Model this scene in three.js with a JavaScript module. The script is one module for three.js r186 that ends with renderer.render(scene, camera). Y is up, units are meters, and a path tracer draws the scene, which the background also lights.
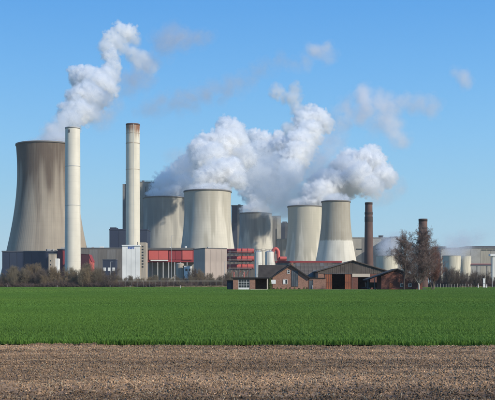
import * as THREE from 'three';
import { mergeGeometries } from 'three/addons/utils/BufferGeometryUtils.js';
import { FontLoader } from 'three/addons/loaders/FontLoader.js';
import { TextGeometry } from 'three/addons/geometries/TextGeometry.js';

// ------------------------------------------------------------------ camera, sky, sun, exposure
const FOCAL = 900, EYE = 1.7, HORIZON = 284;            // metres; the lens is shifted up as on a levelled camera
const scene = new THREE.Scene();
const camera = new THREE.PerspectiveCamera(2 * Math.atan(200 / FOCAL) * 180 / Math.PI, 495 / 400, 0.5, 12000);
camera.position.set(0, EYE, 0);
camera.lookAt(0, EYE, -100);
camera.setViewOffset(495, 400, 0, 200 - HORIZON, 495, 400);

const SUN_AZ = 56 * Math.PI / 180, SUN_EL = 27 * Math.PI / 180;
const sunDir = new THREE.Vector3(Math.sin(SUN_AZ) * Math.cos(SUN_EL), Math.sin(SUN_EL), Math.cos(SUN_AZ) * Math.cos(SUN_EL));
const sun = new THREE.DirectionalLight(new THREE.Color(1.0, 0.92, 0.775), 4.8);
sun.name = 'sun';
sun.position.copy(sunDir).multiplyScalar(2500).add(new THREE.Vector3(0, 0, -700));
sun.target.position.set(0, 0, -700);
sun.castShadow = true;
Object.assign(sun.shadow.camera, { left: -900, right: 900, top: 900, bottom: -900, near: 1, far: 6000 });
sun.shadow.mapSize.set(4096, 4096);
scene.add(sun, sun.target);

function makeSky() {
  const W = 512, H = 256, data = new Float32Array(W * H * 4);
  const lin = (c) => Math.pow(c / 255, 2.2);
  const stops = [[0, [186, 213, 225]], [2.5, [173, 209, 228]], [5.5, [156, 204, 233]], [9, [138, 195, 239]], [13, [118, 181, 238]], [17.5, [97, 164, 232]], [30, [82, 147, 218]], [55, [70, 130, 202]], [90, [64, 121, 194]]];
  for (let r = 0; r < H; r++) {
    const el = Math.max(0, ((r + 0.5) / H - 0.5) * 180);
    let k = 0;
    while (k < stops.length - 2 && stops[k + 1][0] < el) k++;
    const t = Math.min(1, Math.max(0, (el - stops[k][0]) / (stops[k + 1][0] - stops[k][0])));
    const c = [0, 1, 2].map((i) => lin(stops[k][1][i] * (1 - t) + stops[k + 1][1][i] * t));
    for (let q = 0; q < W; q++) { const o = (r * W + q) * 4; data[o] = c[0]; data[o + 1] = c[1]; data[o + 2] = c[2]; data[o + 3] = 1; }
  }
  const t = new THREE.DataTexture(data, W, H, THREE.RGBAFormat, THREE.FloatType);
  t.mapping = THREE.EquirectangularReflectionMapping; t.magFilter = THREE.LinearFilter; t.minFilter = THREE.LinearFilter; t.needsUpdate = true;
  return t;
}
const skyTexture = makeSky();
scene.background = skyTexture;
scene.environment = skyTexture;

const renderer = new THREE.WebGLRenderer({ antialias: true });
renderer.setSize(1024, 827);
renderer.toneMapping = THREE.LinearToneMapping;
renderer.toneMappingExposure = 1.0;
scene.fog = new THREE.FogExp2(0xd6dadc, 0.00006);
renderer.shadowMap.enabled = true;
renderer.shadowMap.type = THREE.PCFSoftShadowMap;

// ------------------------------------------------------------------ helpers
let seedState = 1;
const seed = (n) => { seedState = (n * 2654435761) >>> 0 || 1; };
const rnd = () => { seedState = (seedState + 0x6D2B79F5) | 0; let t = Math.imul(seedState ^ (seedState >>> 15), 1 | seedState); t = (t + Math.imul(t ^ (t >>> 7), 61 | t)) ^ t; return ((t ^ (t >>> 14)) >>> 0) / 4294967296; };
const rr = (a, b) => a + (b - a) * rnd();
const gauss = () => Math.sqrt(-2 * Math.log(rnd() + 1e-9)) * Math.cos(6.2832 * rnd());
const clamp01 = (x) => Math.min(1, Math.max(0, x));
const sstep = (a, b, x) => { const t = clamp01((x - a) / (b - a)); return t * t * (3 - 2 * t); };
const hash3 = (x, y, z) => { let h = Math.imul(x, 374761393) + Math.imul(y, 668265263) + Math.imul(z, 2147483647 - 61); h = Math.imul(h ^ (h >>> 13), 1274126177); h ^= h >>> 16; return (h >>> 0) / 4294967296; };
function vnoise(x, y, z, px = 0, py = 0) {            // value noise 0..1, periodic in x and y when px, py are given
  let X = Math.floor(x), Y = Math.floor(y); const Z = Math.floor(z), fx = x - X, fy = y - Y, fz = z - Z;
  const u = fx * fx * (3 - 2 * fx), v = fy * fy * (3 - 2 * fy), w = fz * fz * (3 - 2 * fz);
  const wx = (a) => (px ? ((a % px) + px) % px : a), wy = (a) => (py ? ((a % py) + py) % py : a);
  const h = (i, j, k) => hash3(wx(X + i), wy(Y + j), Z + k), L = (a, b, t) => a + (b - a) * t;
  return L(L(L(h(0, 0, 0), h(1, 0, 0), u), L(h(0, 1, 0), h(1, 1, 0), u), v), L(L(h(0, 0, 1), h(1, 0, 1), u), L(h(0, 1, 1), h(1, 1, 1), u), v), w);
}
function fbm(x, y, z, oct, px = 0, py = 0) { let s = 0, a = 0.5, n = 0; for (let i = 0; i < oct; i++) { s += a * vnoise(x, y, z + i * 17, px, py); n += a; x *= 2; y *= 2; z *= 2; px *= 2; py *= 2; a *= 0.5; } return s / n; }
const X = (px, D) => (px - 247.5) * D / FOCAL;           // where a sight line meets the plane D metres away
const Y = (py, D) => EYE + (HORIZON - py) * D / FOCAL;

const counts = {};
function numbered(name) { const n = counts[name] = (counts[name] ?? -1) + 1; return n ? name + '_' + String(n).padStart(3, '0') : name; }
function tag(o, label, category, group, kind) {
  if (label) o.userData.label = label;
  if (category) o.userData.category = category;
  if (group) o.userData.group = group;
  if (kind) o.userData.kind = kind;
  return o;
}
const shadowed = (o) => { o.castShadow = true; o.receiveShadow = true; return o; };
function thing(name, label, category, [x, y, z] = [0, 0, 0], turn = 0, group) {
  const o = new THREE.Group(); o.name = numbered(name); o.position.set(x, y, z); o.rotation.y = turn; scene.add(o);
  return tag(o, label, category, group);
}
function part(name, geometry, material, parent, [x, y, z] = [0, 0, 0], turn = 0) {
  const m = shadowed(new THREE.Mesh(geometry, material)); m.name = name; m.position.set(x, y, z); m.rotation.y = turn; parent.add(m); return m;
}
function structure(name, geometry, material) { const m = shadowed(new THREE.Mesh(geometry, material)); m.name = numbered(name); m.userData.kind = 'structure'; scene.add(m); return m; }
function box(w, h, d, x = 0, y = 0, z = 0) {             // stands on y, uv in metres
  const g = new THREE.BoxGeometry(w, h, d), uv = g.attributes.uv, s = [[d, h], [d, h], [w, d], [w, d], [w, h], [w, h]];
  for (let i = 0; i < 24; i++) { const f = s[i >> 2]; uv.setXY(i, uv.getX(i) * f[0], uv.getY(i) * f[1]); }
  return g.translate(x, y + h / 2, z);
}
function cyl(r0, r1, h, n = 24, x = 0, y = 0, z = 0) {    // r0 at the foot, uv in metres
  const g = new THREE.CylinderGeometry(r1, r0, h, n, 1), uv = g.attributes.uv;
  for (let i = 0; i < uv.count; i++) uv.setXY(i, uv.getX(i) * 6.28 * r0, uv.getY(i) * h);
  return g.translate(x, y + h / 2, z);
}
function rod(a, b, r, n = 8) {                            // a round bar between two points
  const A = new THREE.Vector3(...a), B = new THREE.Vector3(...b), d = B.clone().sub(A), L = d.length();
  const g = new THREE.CylinderGeometry(r, r, L, n, 1).translate(0, L / 2, 0);
  g.applyQuaternion(new THREE.Quaternion().setFromUnitVectors(new THREE.Vector3(0, 1, 0), d.normalize()));
  return g.translate(A.x, A.y, A.z);
}
function prism(points, depth, z = 0) {                    // outline in x, y pushed back by depth, front at z
  const s = new THREE.Shape(points.map((p) => new THREE.Vector2(...p)));
  return new THREE.ExtrudeGeometry(s, { depth, bevelEnabled: false }).translate(0, 0, z - depth);
}
const merged = (list) => mergeGeometries(list.map((g) => { const q = g.index ? g.toNonIndexed() : g; for (const k of Object.keys(q.attributes)) if (!['position', 'normal', 'uv'].includes(k)) q.deleteAttribute(k); return q; }));

// grey-scale texture that multiplies a base colour: grain and blotches of the stuff itself
function grainTexture(sd, fx, fy, lo, hi, oct, repeat, power = 1) {
  const N = 256, d = new Uint8Array(N * N * 4);
  for (let j = 0; j < N; j++) for (let i = 0; i < N; i++) {
    let v = clamp01((fbm(i / N * fx, j / N * fy, sd * 7.3, oct, fx, fy) - 0.22) / 0.56);
    v = lo + (hi - lo) * Math.pow(v, power);
    const o = (j * N + i) * 4; d[o] = d[o + 1] = d[o + 2] = Math.round(255 * clamp01(v)); d[o + 3] = 255;
  }
  const t = new THREE.DataTexture(d, N, N); t.wrapS = t.wrapT = THREE.RepeatWrapping; t.magFilter = THREE.LinearFilter; t.minFilter = THREE.LinearFilter; t.repeat.set(1 / repeat[0], 1 / repeat[1]); t.needsUpdate = true;
  return t;
}
const TX = {
  concrete: grainTexture(1, 8, 8, 0.72, 1, 5, [40, 40]),
  streak: grainTexture(2, 24, 3, 0.62, 1, 4, [30, 40]),
  metal: grainTexture(3, 4, 4, 0.8, 1, 4, [24, 24]),
  roof: grainTexture(4, 12, 8, 0.5, 1, 5, [9, 9]),
  brick: grainTexture(5, 40, 64, 0.5, 1, 3, [10, 10]),
  rust: grainTexture(6, 6, 6, 0.45, 1, 5, [10, 10]),
};
function mat(c, map, rough = 0.85, extra = {}) {
  const m = new THREE.MeshStandardMaterial({ roughness: rough, metalness: 0, ...extra });
  m.color.setRGB(...c); if (map) m.map = map; return m;
}
const M = {
  concrete: mat([0.36, 0.34, 0.30], TX.concrete), concreteDark: mat([0.2, 0.19, 0.18], TX.streak), concreteWarm: mat([0.40, 0.36, 0.29], TX.streak),
  white: mat([0.8, 0.79, 0.75], TX.metal, 0.6), navy: mat([0.02, 0.03, 0.062], TX.metal, 0.6), navyLight: mat([0.026, 0.036, 0.066], TX.metal, 0.6),
  red: mat([0.6, 0.115, 0.095], TX.metal, 0.6), redDark: mat([0.3, 0.035, 0.04], TX.metal, 0.65), maroon: mat([0.16, 0.03, 0.05], TX.metal, 0.7),
  hall: mat([0.17, 0.155, 0.14], TX.streak), roofGrey: mat([0.13, 0.127, 0.125], TX.concrete), beige: mat([0.42, 0.34, 0.29], TX.metal, 0.7), tan: mat([0.45, 0.38, 0.3], TX.streak),
  steel: mat([0.1, 0.105, 0.12], TX.metal, 0.5, { metalness: 0.3 }), steelPale: mat([0.42, 0.42, 0.41], TX.metal, 0.5), silo: mat([0.74, 0.72, 0.64], TX.streak, 0.6),
  glass: new THREE.MeshPhysicalMaterial({ color: new THREE.Color().setRGB(0.02, 0.025, 0.03), roughness: 0.12 }), dark: mat([0.02, 0.02, 0.022], null, 0.9), blue: mat([0.03, 0.09, 0.36], null, 0.5),
  brick: mat([0.34, 0.185, 0.13], TX.brick), brickDark: mat([0.19, 0.075, 0.055], TX.brick), chimneyBrick: mat([0.15, 0.085, 0.07], TX.brick), chimneyBand: mat([0.075, 0.05, 0.045], TX.brick),
  tile: mat([0.055, 0.045, 0.039], TX.roof, 0.95), slate: mat([0.09, 0.11, 0.13], TX.roof, 0.55), sheet: mat([0.125, 0.104, 0.088], TX.rust), sheetRoof: mat([0.13, 0.108, 0.094], TX.rust, 0.95), orange: mat([0.34, 0.11, 0.05], TX.rust), plaster: mat([0.6, 0.52, 0.42], TX.concrete),
  frame: mat([0.72, 0.72, 0.7], null, 0.5), earth: mat([0.2, 0.16, 0.1], TX.rust, 1),
};

// ------------------------------------------------------------------ the ground
{ // one sheet to the horizon, dug out a little below the ploughed strip
  const rows = [[1000, -0.06], [-4, -0.06], [-5, -0.4], [-26, -0.4], [-27, -0.06], [-9000, -0.06]], pos = [], uv = [], idx = [];
  rows.forEach(([z, y], i) => { for (const x of [-4500, 4500]) { pos.push(x, y, z); uv.push(x, z); } if (i) { const a = i * 2 - 2; idx.push(a, a + 1, a + 3, a, a + 3, a + 2); } });
  const g = new THREE.BufferGeometry(); g.setAttribute('position', new THREE.Float32BufferAttribute(pos, 3)); g.setAttribute('uv', new THREE.Float32BufferAttribute(uv, 2)); g.setIndex(idx); g.computeVertexNormals();
  structure('ground', g, mat([0.13, 0.13, 0.06], TX.rust, 1));
}
const EDGE = (x) => 25.1 - 0.042 * x + 0.12 * Math.sin(x * 0.9) + 0.07 * Math.sin(x * 2.3 + 1);      // where the ploughed strip meets the crop
const farEdge = (x) => 470 - 0.18 * x;
const inYard = (x, D) => { const px = x / D * FOCAL + 247.5; return D > 259 && D < 345 && px > 224 && px < 432; };
{
  // the crop's own bed of soil
  const s = new THREE.Shape();
  for (let i = 0; i <= 80; i++) { const x = -60 + i * 1.5; i ? s.lineTo(x, EDGE(x)) : s.moveTo(x, EDGE(x)); }
  s.lineTo(330, farEdge(330)); s.lineTo(-330, farEdge(-330));
  const g = new THREE.ShapeGeometry(s).rotateX(-Math.PI / 2);
  const uv = g.attributes.uv, p = g.attributes.position; for (let i = 0; i < uv.count; i++) uv.setXY(i, p.getX(i), p.getZ(i));
  structure('crop_field', g, mat([0.06, 0.07, 0.025], TX.rust, 1));
  const yard = new THREE.PlaneGeometry(66, 80).rotateX(-Math.PI / 2).translate(22, 0.012, -303);
  structure('farm_yard', yard, mat([0.22, 0.2, 0.15], TX.rust, 1));
}
// ploughed strip: lumps in the sheet itself, then loose clods and straw
const soilTone = (x, D) => 0.4 + 0.55 * fbm(x * 0.9, D * 3.2, 21, 4) + 0.62 * sstep(0.3, 0.7, fbm(x * 0.12, D * 1.9, 63, 3));   // darker and paler bands along the furrows
const soilHeight = (x, D) => 0.09 * (fbm(x * 2.2, D * 2.6, 3, 4) - 0.5) + 0.05 * (fbm(x * 9, D * 9, 9, 2) - 0.5) + 0.03 * Math.sin(D * 4.2 + 0.6 * fbm(x * 0.4, D * 0.4, 1, 2)) - 0.07 * Math.exp(-(((D - 13.9) / 0.5) ** 2)) - 0.02;
{
  const nx = 520, nz = 330, x0 = -14, x1 = 14, d0 = 7, pos = [], uv = [], idx = [], col = [];
  for (let j = 0; j <= nz; j++) for (let i = 0; i <= nx; i++) {
    const x = x0 + (x1 - x0) * i / nx, D = d0 + (EDGE(x) + 0.5 - d0) * Math.pow(j / nz, 1.1);
    pos.push(x, soilHeight(x, D), -D); uv.push(x, D);
    const n = soilTone(x, D), f = fbm(x * 16, D * 16, 5, 3), k = n * (0.55 + 0.8 * f);
    const frontDark = sstep(15.4, 14.2, D + 1.2 * (fbm(x * 1.7, D * 2.5, 8, 3) - 0.5)) * sstep(0.35, 0.6, fbm(x * 5, D * 5, 2, 3));  // mask for darker patches towards the front of the strip
    col.push(0.25 * k * (1 - 0.45 * frontDark), 0.155 * k * (1 - 0.45 * frontDark), 0.09 * k * (1 - 0.35 * frontDark));
  }
  for (let j = 0; j < nz; j++) for (let i = 0; i < nx; i++) { const a = j * (nx + 1) + i, b = a + 1, c = a + nx + 1, d = c + 1; idx.push(a, b, d, a, d, c); }
  const g = new THREE.BufferGeometry();
  g.setAttribute('position', new THREE.Float32BufferAttribute(pos, 3)); g.setAttribute('uv', new THREE.Float32BufferAttribute(uv, 2)); g.setAttribute('color', new THREE.Float32BufferAttribute(col, 3)); g.setIndex(idx); g.computeVertexNormals();
  structure('ploughed_soil', g, new THREE.MeshStandardMaterial({ vertexColors: true, roughness: 1 }));
}
const _m = new THREE.Matrix4(), _q = new THREE.Quaternion(), _p = new THREE.Vector3(), _s = new THREE.Vector3(), _e = new THREE.Euler(), _c = new THREE.Color();
function scatter(name, label, category, geometry, material, list, parent) {  // list of [x, y, z, euler, scale, colour]
  const im = shadowed(new THREE.InstancedMesh(geometry, material, list.length)); im.name = numbered(name);
  list.forEach(([x, y, z, e, s, c], i) => {
    _m.compose(_p.set(x, y, z), _q.setFromEuler(_e.set(...e)), Array.isArray(s) ? _s.set(...s) : _s.set(s, s, s)); im.setMatrixAt(i, _m);
    if (c) im.setColorAt(i, _c.setRGB(...c));
  });
  tag(im, label, category, null, 'stuff'); (parent ?? scene).add(im); return im;
}
{
  seed(11);
  const clod = (sd) => { const g = new THREE.IcosahedronGeometry(1, 1), p = g.attributes.position; for (let i = 0; i < p.count; i++) { const x = p.getX(i), y = p.getY(i), z = p.getZ(i), k = 0.6 + 0.75 * vnoise(x * 1.3 + sd * 9, y * 1.3, z * 1.3 + 4); p.setXYZ(i, x * k, y * k * 0.7, z * k); } g.computeVertexNormals(); return g; };
  const m = mat([1, 1, 1], null, 1, { flatShading: true });
  for (let v = 0; v < 2; v++) {
    const list = [];
    for (let n = 0; n < 150000; n++) {
      const D = 8 + 17.6 * Math.pow(rnd(), 0.75), x = rr(-1, 1) * (0.32 * D + 2.5);
      if (D > EDGE(x) + 0.2) continue;
      const s = 0.005 + 0.017 * Math.pow(rnd(), 3.6), patch = soilTone(x, D);
      const k = patch * rr(0.5, 1.3), frontDark = sstep(15.6, 14, D) > rnd() ? 0.5 : 1, pale = rnd() < 0.08 ? 1.55 : 1;  // more clods darkened towards the front
      list.push([x, soilHeight(x, D) + s * 0.35, -D, [rr(0, 6), rr(0, 6), rr(0, 6)], [s * rr(0.8, 1.5), s, s], [0.285 * k * frontDark * pale, 0.18 * k * frontDark * pale, 0.105 * k * frontDark * pale]]);
    }
    scatter('soil_clods', v ? 'smaller loose soil clods strewn over the ploughed strip in front' : 'brown crumbled soil clods covering the ploughed strip in front', 'soil', clod(v + 1), m, list);
  }
  const straw = [];
  const sg = new THREE.CylinderGeometry(0.5, 0.35, 1, 4, 1);
  for (let n = 0; n < 16000; n++) {
    const D = 8 + 17.4 * Math.pow(rnd(), 0.75), x = rr(-1, 1) * (0.32 * D + 2.5);
    if (D > EDGE(x) + 0.1 || fbm(x * 1.1, D * 2, 4, 3) < 0.36) continue;
    const L = rr(0.03, 0.11), w = rr(0.004, 0.009), k = rr(0.55, 1.15);
    straw.push([x, soilHeight(x, D) + 0.016, -D, [1.57 + gauss() * 0.35, rr(0, 6.28), gauss() * 0.3], [w, L, w], [0.52 * k, 0.43 * k, 0.29 * k]]);
  }
  scatter('straw_litter', 'pale straw bits lying scattered over the ploughed brown soil', 'straw', sg, m, straw);
}
// winter cereal: patches of bent blades in drill rows
function bladePatch(size, blades, hMin, hMax, w, rows) {
  const pos = [], nor = [];
  for (let i = 0; i < blades; i++) {
    const row = Math.floor(rnd() * rows), x = (rnd() - 0.5) * size, z = ((row + 0.5) / rows - 0.5) * size + gauss() * 0.028 * (size / rows) / 0.125;
    const h = rr(hMin, hMax), a = rnd() * 6.283, lean = rr(0.1, 0.75), dx = Math.cos(a), dz = Math.sin(a), sx = -dz * w * rr(0.7, 1.2) * 0.5, sz = dx * w * 0.5;
    const b = [x, 0, z], k = [x + dx * lean * h * 0.3, h * 0.62, z + dz * lean * h * 0.3], t = [x + dx * lean * h * 0.95, h * (1 - 0.22 * lean), z + dz * lean * h * 0.95];
    const q = (p, s, f) => [p[0] + sx * s * f, p[1], p[2] + sz * s * f];
    const b0 = q(b, -1, 0.8), b1 = q(b, 1, 0.8), k0 = q(k, -1, 1), k1 = q(k, 1, 1);
    pos.push(...b0, ...b1, ...k1, ...b0, ...k1, ...k0, ...k0, ...k1, ...t);
  }
  const g = new THREE.BufferGeometry(); g.setAttribute('position', new THREE.Float32BufferAttribute(pos, 3)); g.computeVertexNormals(); return g;
}
{
  seed(21);
  const leaf = new THREE.MeshPhysicalMaterial({ color: new THREE.Color().setRGB(1, 1, 1), roughness: 0.75, transmission: 0.3, specularIntensity: 0.35, side: THREE.DoubleSide });
  const tone = (x, D) => { const n = fbm(x * 0.12, D * 0.22, 31, 4), l = fbm(x * 0.02, D * 0.045, 77, 3), k = 0.72 + 0.36 * n + 0.3 * l; return [0.112 * k * (0.9 + 0.25 * l), 0.22 * k, 0.034 * k]; };
  const zones = [[24.2, 62, 1, 0.012, 1150, 8], [62, 165, 2, 0.028, 1300, 16], [165, 500, 4, 0.08, 700, 16]];
  zones.forEach(([d0, d1, size, w, blades, rows], zi) => {
    const lists = [[], []];
    for (let D = d0 + size / 2; D < d1; D += size) {
      const half = 0.30 * D + (zi ? 10 : 6);
      for (let x = -half + rnd() * size; x < half; x += size) {
        const e = EDGE(x);
        if (D - size / 2 < e - 0.05) { if (D + size / 2 > e) lists[0].push([x, 0, -(e + size / 2 + rr(-0.04, 0.06)), [0, rnd() < 0.5 ? 0 : Math.PI, 0], [1, rr(0.9, 1.1), 1], tone(x, D)]); continue; }
        if (D > farEdge(x) || inYard(x, D)) continue;
        lists[rnd() < 0.5 ? 0 : 1].push([x + rr(-0.03, 0.03), 0, -D, [0, rnd() < 0.5 ? 0 : Math.PI, 0], [1.02, rr(0.88, 1.12), 1.02], tone(x + rr(-1, 1), D)]);
      }
    }
    lists.forEach((l, k) => scatter('crop_grass', [['green winter cereal blades along the near edge of the field', 'green winter cereal blades in the near rows of the field'], ['green cereal crop in the middle of the field', 'green cereal crop across the middle rows of the field'], ['green cereal crop at the far side of the field', 'green cereal crop in the last rows before the farm']][zi][k], 'crop',
      bladePatch(size, blades, 0.1, 0.2, w, rows), leaf, l));
  });
  // verge: a few weeds at the camera's side of the ploughed strip
  const weeds = [];
  for (let n = 0; n < 900; n++) { const D = 13.6 - 5 * Math.pow(rnd(), 1.6) , x = rr(-6, 6); if (fbm(x * 1.5, D * 1.5, 6, 3) < 0.47 || (D > 12.9)) continue; weeds.push([x, soilHeight(x, D), -D, [0, rr(0, 6), 0], [0.2, rr(0.2, 0.4), 0.2], [0.07, 0.1, 0.03]]); }
  scatter('weed_tufts', 'small green weed tufts on the soil at the very front', 'weeds', bladePatch(0.6, 60, 0.1, 0.25, 0.03, 5), leaf, weeds);
}

// ------------------------------------------------------------------ cooling towers
function towerMaterial(sd, base, stainOrShade, opts = {}) {
  const W = 768, H = 384, d = new Uint8Array(W * H * 4), sr = (v) => Math.round(255 * Math.pow(clamp01(v), 1 / 2.2));
  for (let j = 0; j < H; j++) for (let i = 0; i < W; i++) {
    const u = i / W, v = j / H, p = 96;
    const fine = fbm(u * p, v * 3, sd, 3, p, 0), wide = fbm(u * 24, v * 2.5, sd + 40, 3, 24, 0), blot = fbm(u * 16, v * 10, sd + 80, 4, 16, 0);
    const lift = Math.abs(((v * 34) % 1) - 0.5) > 0.46 ? 0.95 : 1;                 // joints between the concrete lifts
    let k = (0.8 + 0.26 * fine) * (0.86 + 0.24 * blot) * lift;
    const drip = opts.reach - opts.vary * (fbm(u * 60, 0.5, sd + 9, 3, 60, 0) - 0.5) - opts.vary * 1.5 * (wide - 0.5);   // soot and water stains, on one tower painted shade, run down from the rim to here
    let s = opts.strength * sstep(drip - opts.soft, drip + opts.soft, v) * (0.6 + 0.75 * fine) * (0.75 + 0.5 * blot);
    if (opts.line) s = Math.max(s, opts.lineStrength * sstep(opts.line - 0.012, opts.line + 0.012, v + 0.03 * (fine - 0.5)) * (0.7 + 0.6 * fine));
    s = clamp01(s + 0.18 * sstep(0.52, 0.7, wide));
    const o = (j * W + i) * 4;
    for (let c = 0; c < 3; c++) d[o + c] = sr((base[c] * (1 - s) + stainOrShade[c] * s) * k);
    d[o + 3] = 255;
  }
  const t = new THREE.DataTexture(d, W, H); t.wrapS = THREE.RepeatWrapping; t.magFilter = THREE.LinearFilter; t.minFilter = THREE.LinearFilter; t.colorSpace = THREE.SRGBColorSpace; t.needsUpdate = true;
  const m = new THREE.MeshStandardMaterial({ map: t, roughness: 0.9 }); return m;
}
function coolingTower(label, px, D, rimY, Rw, hw, c, material, ribs = 0) {
  const H = Y(rimY, D), R = (h) => Rw * Math.sqrt(1 + ((h - hw) / c) ** 2);
  const t = thing('cooling_tower', label, 'cooling tower', [X(px, D), 0, -D], 0, 'cooling towers of the power station');
  const nT = ribs ? ribs * 4 : 160, nV = 60, pos = [], uv = [], idx = [];
  for (let j = 0; j <= nV; j++) for (let i = 0; i <= nT; i++) {
    const h = H * j / nV, a = i / nT * 2 * Math.PI, r = R(h) + (ribs && i % 4 === 0 ? 0.06 : 0);
    pos.push(Math.sin(a) * r, h, Math.cos(a) * r); uv.push(i / nT, j / nV);
  }
  for (let j = 0; j < nV; j++) for (let i = 0; i < nT; i++) { const a = j * (nT + 1) + i, b = a + 1, e = a + nT + 1, f = e + 1; idx.push(a, b, f, a, f, e); }
  const g = new THREE.BufferGeometry(); g.setAttribute('position', new THREE.Float32BufferAttribute(pos, 3)); g.setAttribute('uv', new THREE.Float32BufferAttribute(uv, 2)); g.setIndex(idx); g.computeVertexNormals();
  part('shell', g, material, t);
  const inner = []; for (let j = 12; j <= 30; j++) inner.push(new THREE.Vector2(R(H * j / 30) - 0.9, H * j / 30));
  part('inner_wall', new THREE.LatheGeometry(inner, 96), M.concreteDark, t);
  const e = R(H);
  part('rim', new THREE.LatheGeometry([[e - 1, H - 1.2], [e + 0.55, H - 1.2], [e + 0.55, H + 0.25], [e - 1, H + 0.25], [e - 1, H - 1.2]].map((p) => new THREE.Vector2(...p)), 96), M.concreteDark, t);
  part('basin', new THREE.LatheGeometry([[R(0) - 2, 0.02], [R(0) + 2.5, 0.02], [R(0) + 2.5, 2], [R(0) + 1, 2]].map((p) => new THREE.Vector2(...p)), 64), M.concrete, t);
  return t;
}
const bigTower = coolingTower('huge ribbed brown-grey cooling tower behind the leftmost chimney', 47.3, 900, 145.5, 29.3, 114, 87, towerMaterial(3, [0.36, 0.305, 0.235], [0.125, 0.09, 0.064], { reach: 0.7, vary: 0.28, soft: 0.2, strength: 1.0 }), 110);
coolingTower('dull grey cooling tower between the rust-topped chimney and the pale tower', 164.6, 1120, 198, 25.9, 91, 83, towerMaterial(7, [0.42, 0.39, 0.33], [0.22, 0.21, 0.185], { reach: 0.7, vary: 0.6, soft: 0.15, strength: 0.6 }));
coolingTower('broad pale cooling tower behind the beige block-shaped building', 207.6, 950, 191.5, 24.5, 84, 78, towerMaterial(11, [0.6, 0.55, 0.45], [0.4, 0.36, 0.28], { reach: 0.66, vary: 0.7, soft: 0.14, strength: 0.6 }));
coolingTower('small distant cooling tower behind the red pipes and two white silos', 255.6, 1350, 213.5, 24, 92, 87, towerMaterial(15, [0.54, 0.5, 0.42], [0.22, 0.21, 0.19], { reach: 0.62, vary: 0.25, soft: 0.06, strength: 0.75 }));  // steam shade painted into the upper shell, sunlit foot left pale
coolingTower('cooling tower with streaked pale foot directly behind the farmhouse ridge', 305, 1130, 206.5, 21.3, 84, 76, towerMaterial(19, [0.66, 0.61, 0.5], [0.42, 0.385, 0.3], { reach: 0.5, vary: 0.6, soft: 0.06, strength: 0.65 }));
coolingTower('slender two-tone cooling tower next to the tall brick chimney', 336, 1000, 201.5, 15.7, 85, 56, towerMaterial(23, [0.66, 0.62, 0.53], [0.33, 0.29, 0.22], { reach: 1.05, vary: 0.3, soft: 0.1, strength: 0.5, line: 0.53, lineStrength: 0.85 }));

// ------------------------------------------------------------------ chimneys
function stackMaterial(sd, base, rust, reach) {
  const W = 128, H = 512, d = new Uint8Array(W * H * 4), sr = (v) => Math.round(255 * Math.pow(clamp01(v), 1 / 2.2));
  for (let j = 0; j < H; j++) for (let i = 0; i < W; i++) {
    const u = i / W, v = j / H, n = fbm(u * 24, v * 4, sd, 3, 24, 0), b = fbm(u * 8, v * 24, sd + 5, 4, 8, 0), k = (0.88 + 0.18 * n) * (0.9 + 0.16 * b) * (Math.abs(((v * 26) % 1) - 0.5) > 0.475 ? 0.93 : 1);
    const s = rust ? clamp01(sstep(1 - reach * (0.25 + 1.5 * fbm(u * 16, 0, sd + 2, 2, 16, 0)), 1.0, v) * 1.4) * (0.6 + 0.6 * n) : 0, o = (j * W + i) * 4;
    for (let c = 0; c < 3; c++) d[o + c] = sr((base[c] * (1 - s) + (rust ?? base)[c] * s) * k); d[o + 3] = 255;
  }
  const t = new THREE.DataTexture(d, W, H); t.wrapS = THREE.RepeatWrapping; t.magFilter = THREE.LinearFilter; t.minFilter = THREE.LinearFilter; t.colorSpace = THREE.SRGBColorSpace; t.needsUpdate = true;
  return new THREE.MeshStandardMaterial({ map: t, roughness: 0.8 });
}
function chimney(name, label, px, D, topY, r0, r1, material, rim, rings, ringMat) {
  const H = Y(topY, D), t = thing(name, label, 'chimney', [X(px, D), 0, -D]), at = (h) => r0 + (r1 - r0) * h / H;
  part('shaft', new THREE.LatheGeometry([[r0, 0], [r1, H], [r1 - 0.5, H], [r1 - 0.6, H - 12]].map((p) => new THREE.Vector2(...p)), 64).rotateY(1), material, t);
  // uv of the lathe runs along its outline: give the shaft its own
  const sh = t.children[0].geometry, p = sh.attributes.position, uv = sh.attributes.uv; for (let i = 0; i < uv.count; i++) uv.setXY(i, uv.getX(i), p.getY(i) / H * 0.998);
  for (const [h, k, q] of rings) part('platform_ring', new THREE.LatheGeometry([[at(h) - 0.1, h], [at(h) + q, h], [at(h) + q, h + k], [at(h) - 0.1, h + k], [at(h) - 0.1, h]].map((v) => new THREE.Vector2(...v)), 48), ringMat, t);
  part('rim', new THREE.LatheGeometry([[r1 - 0.55, H - 0.2], [r1 + rim, H - 0.9], [r1 + rim, H + 0.3], [r1 - 0.55, H + 0.3], [r1 - 0.55, H - 0.2]].map((v) => new THREE.Vector2(...v)), 48), ringMat, t);
  return t;
}
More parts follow.
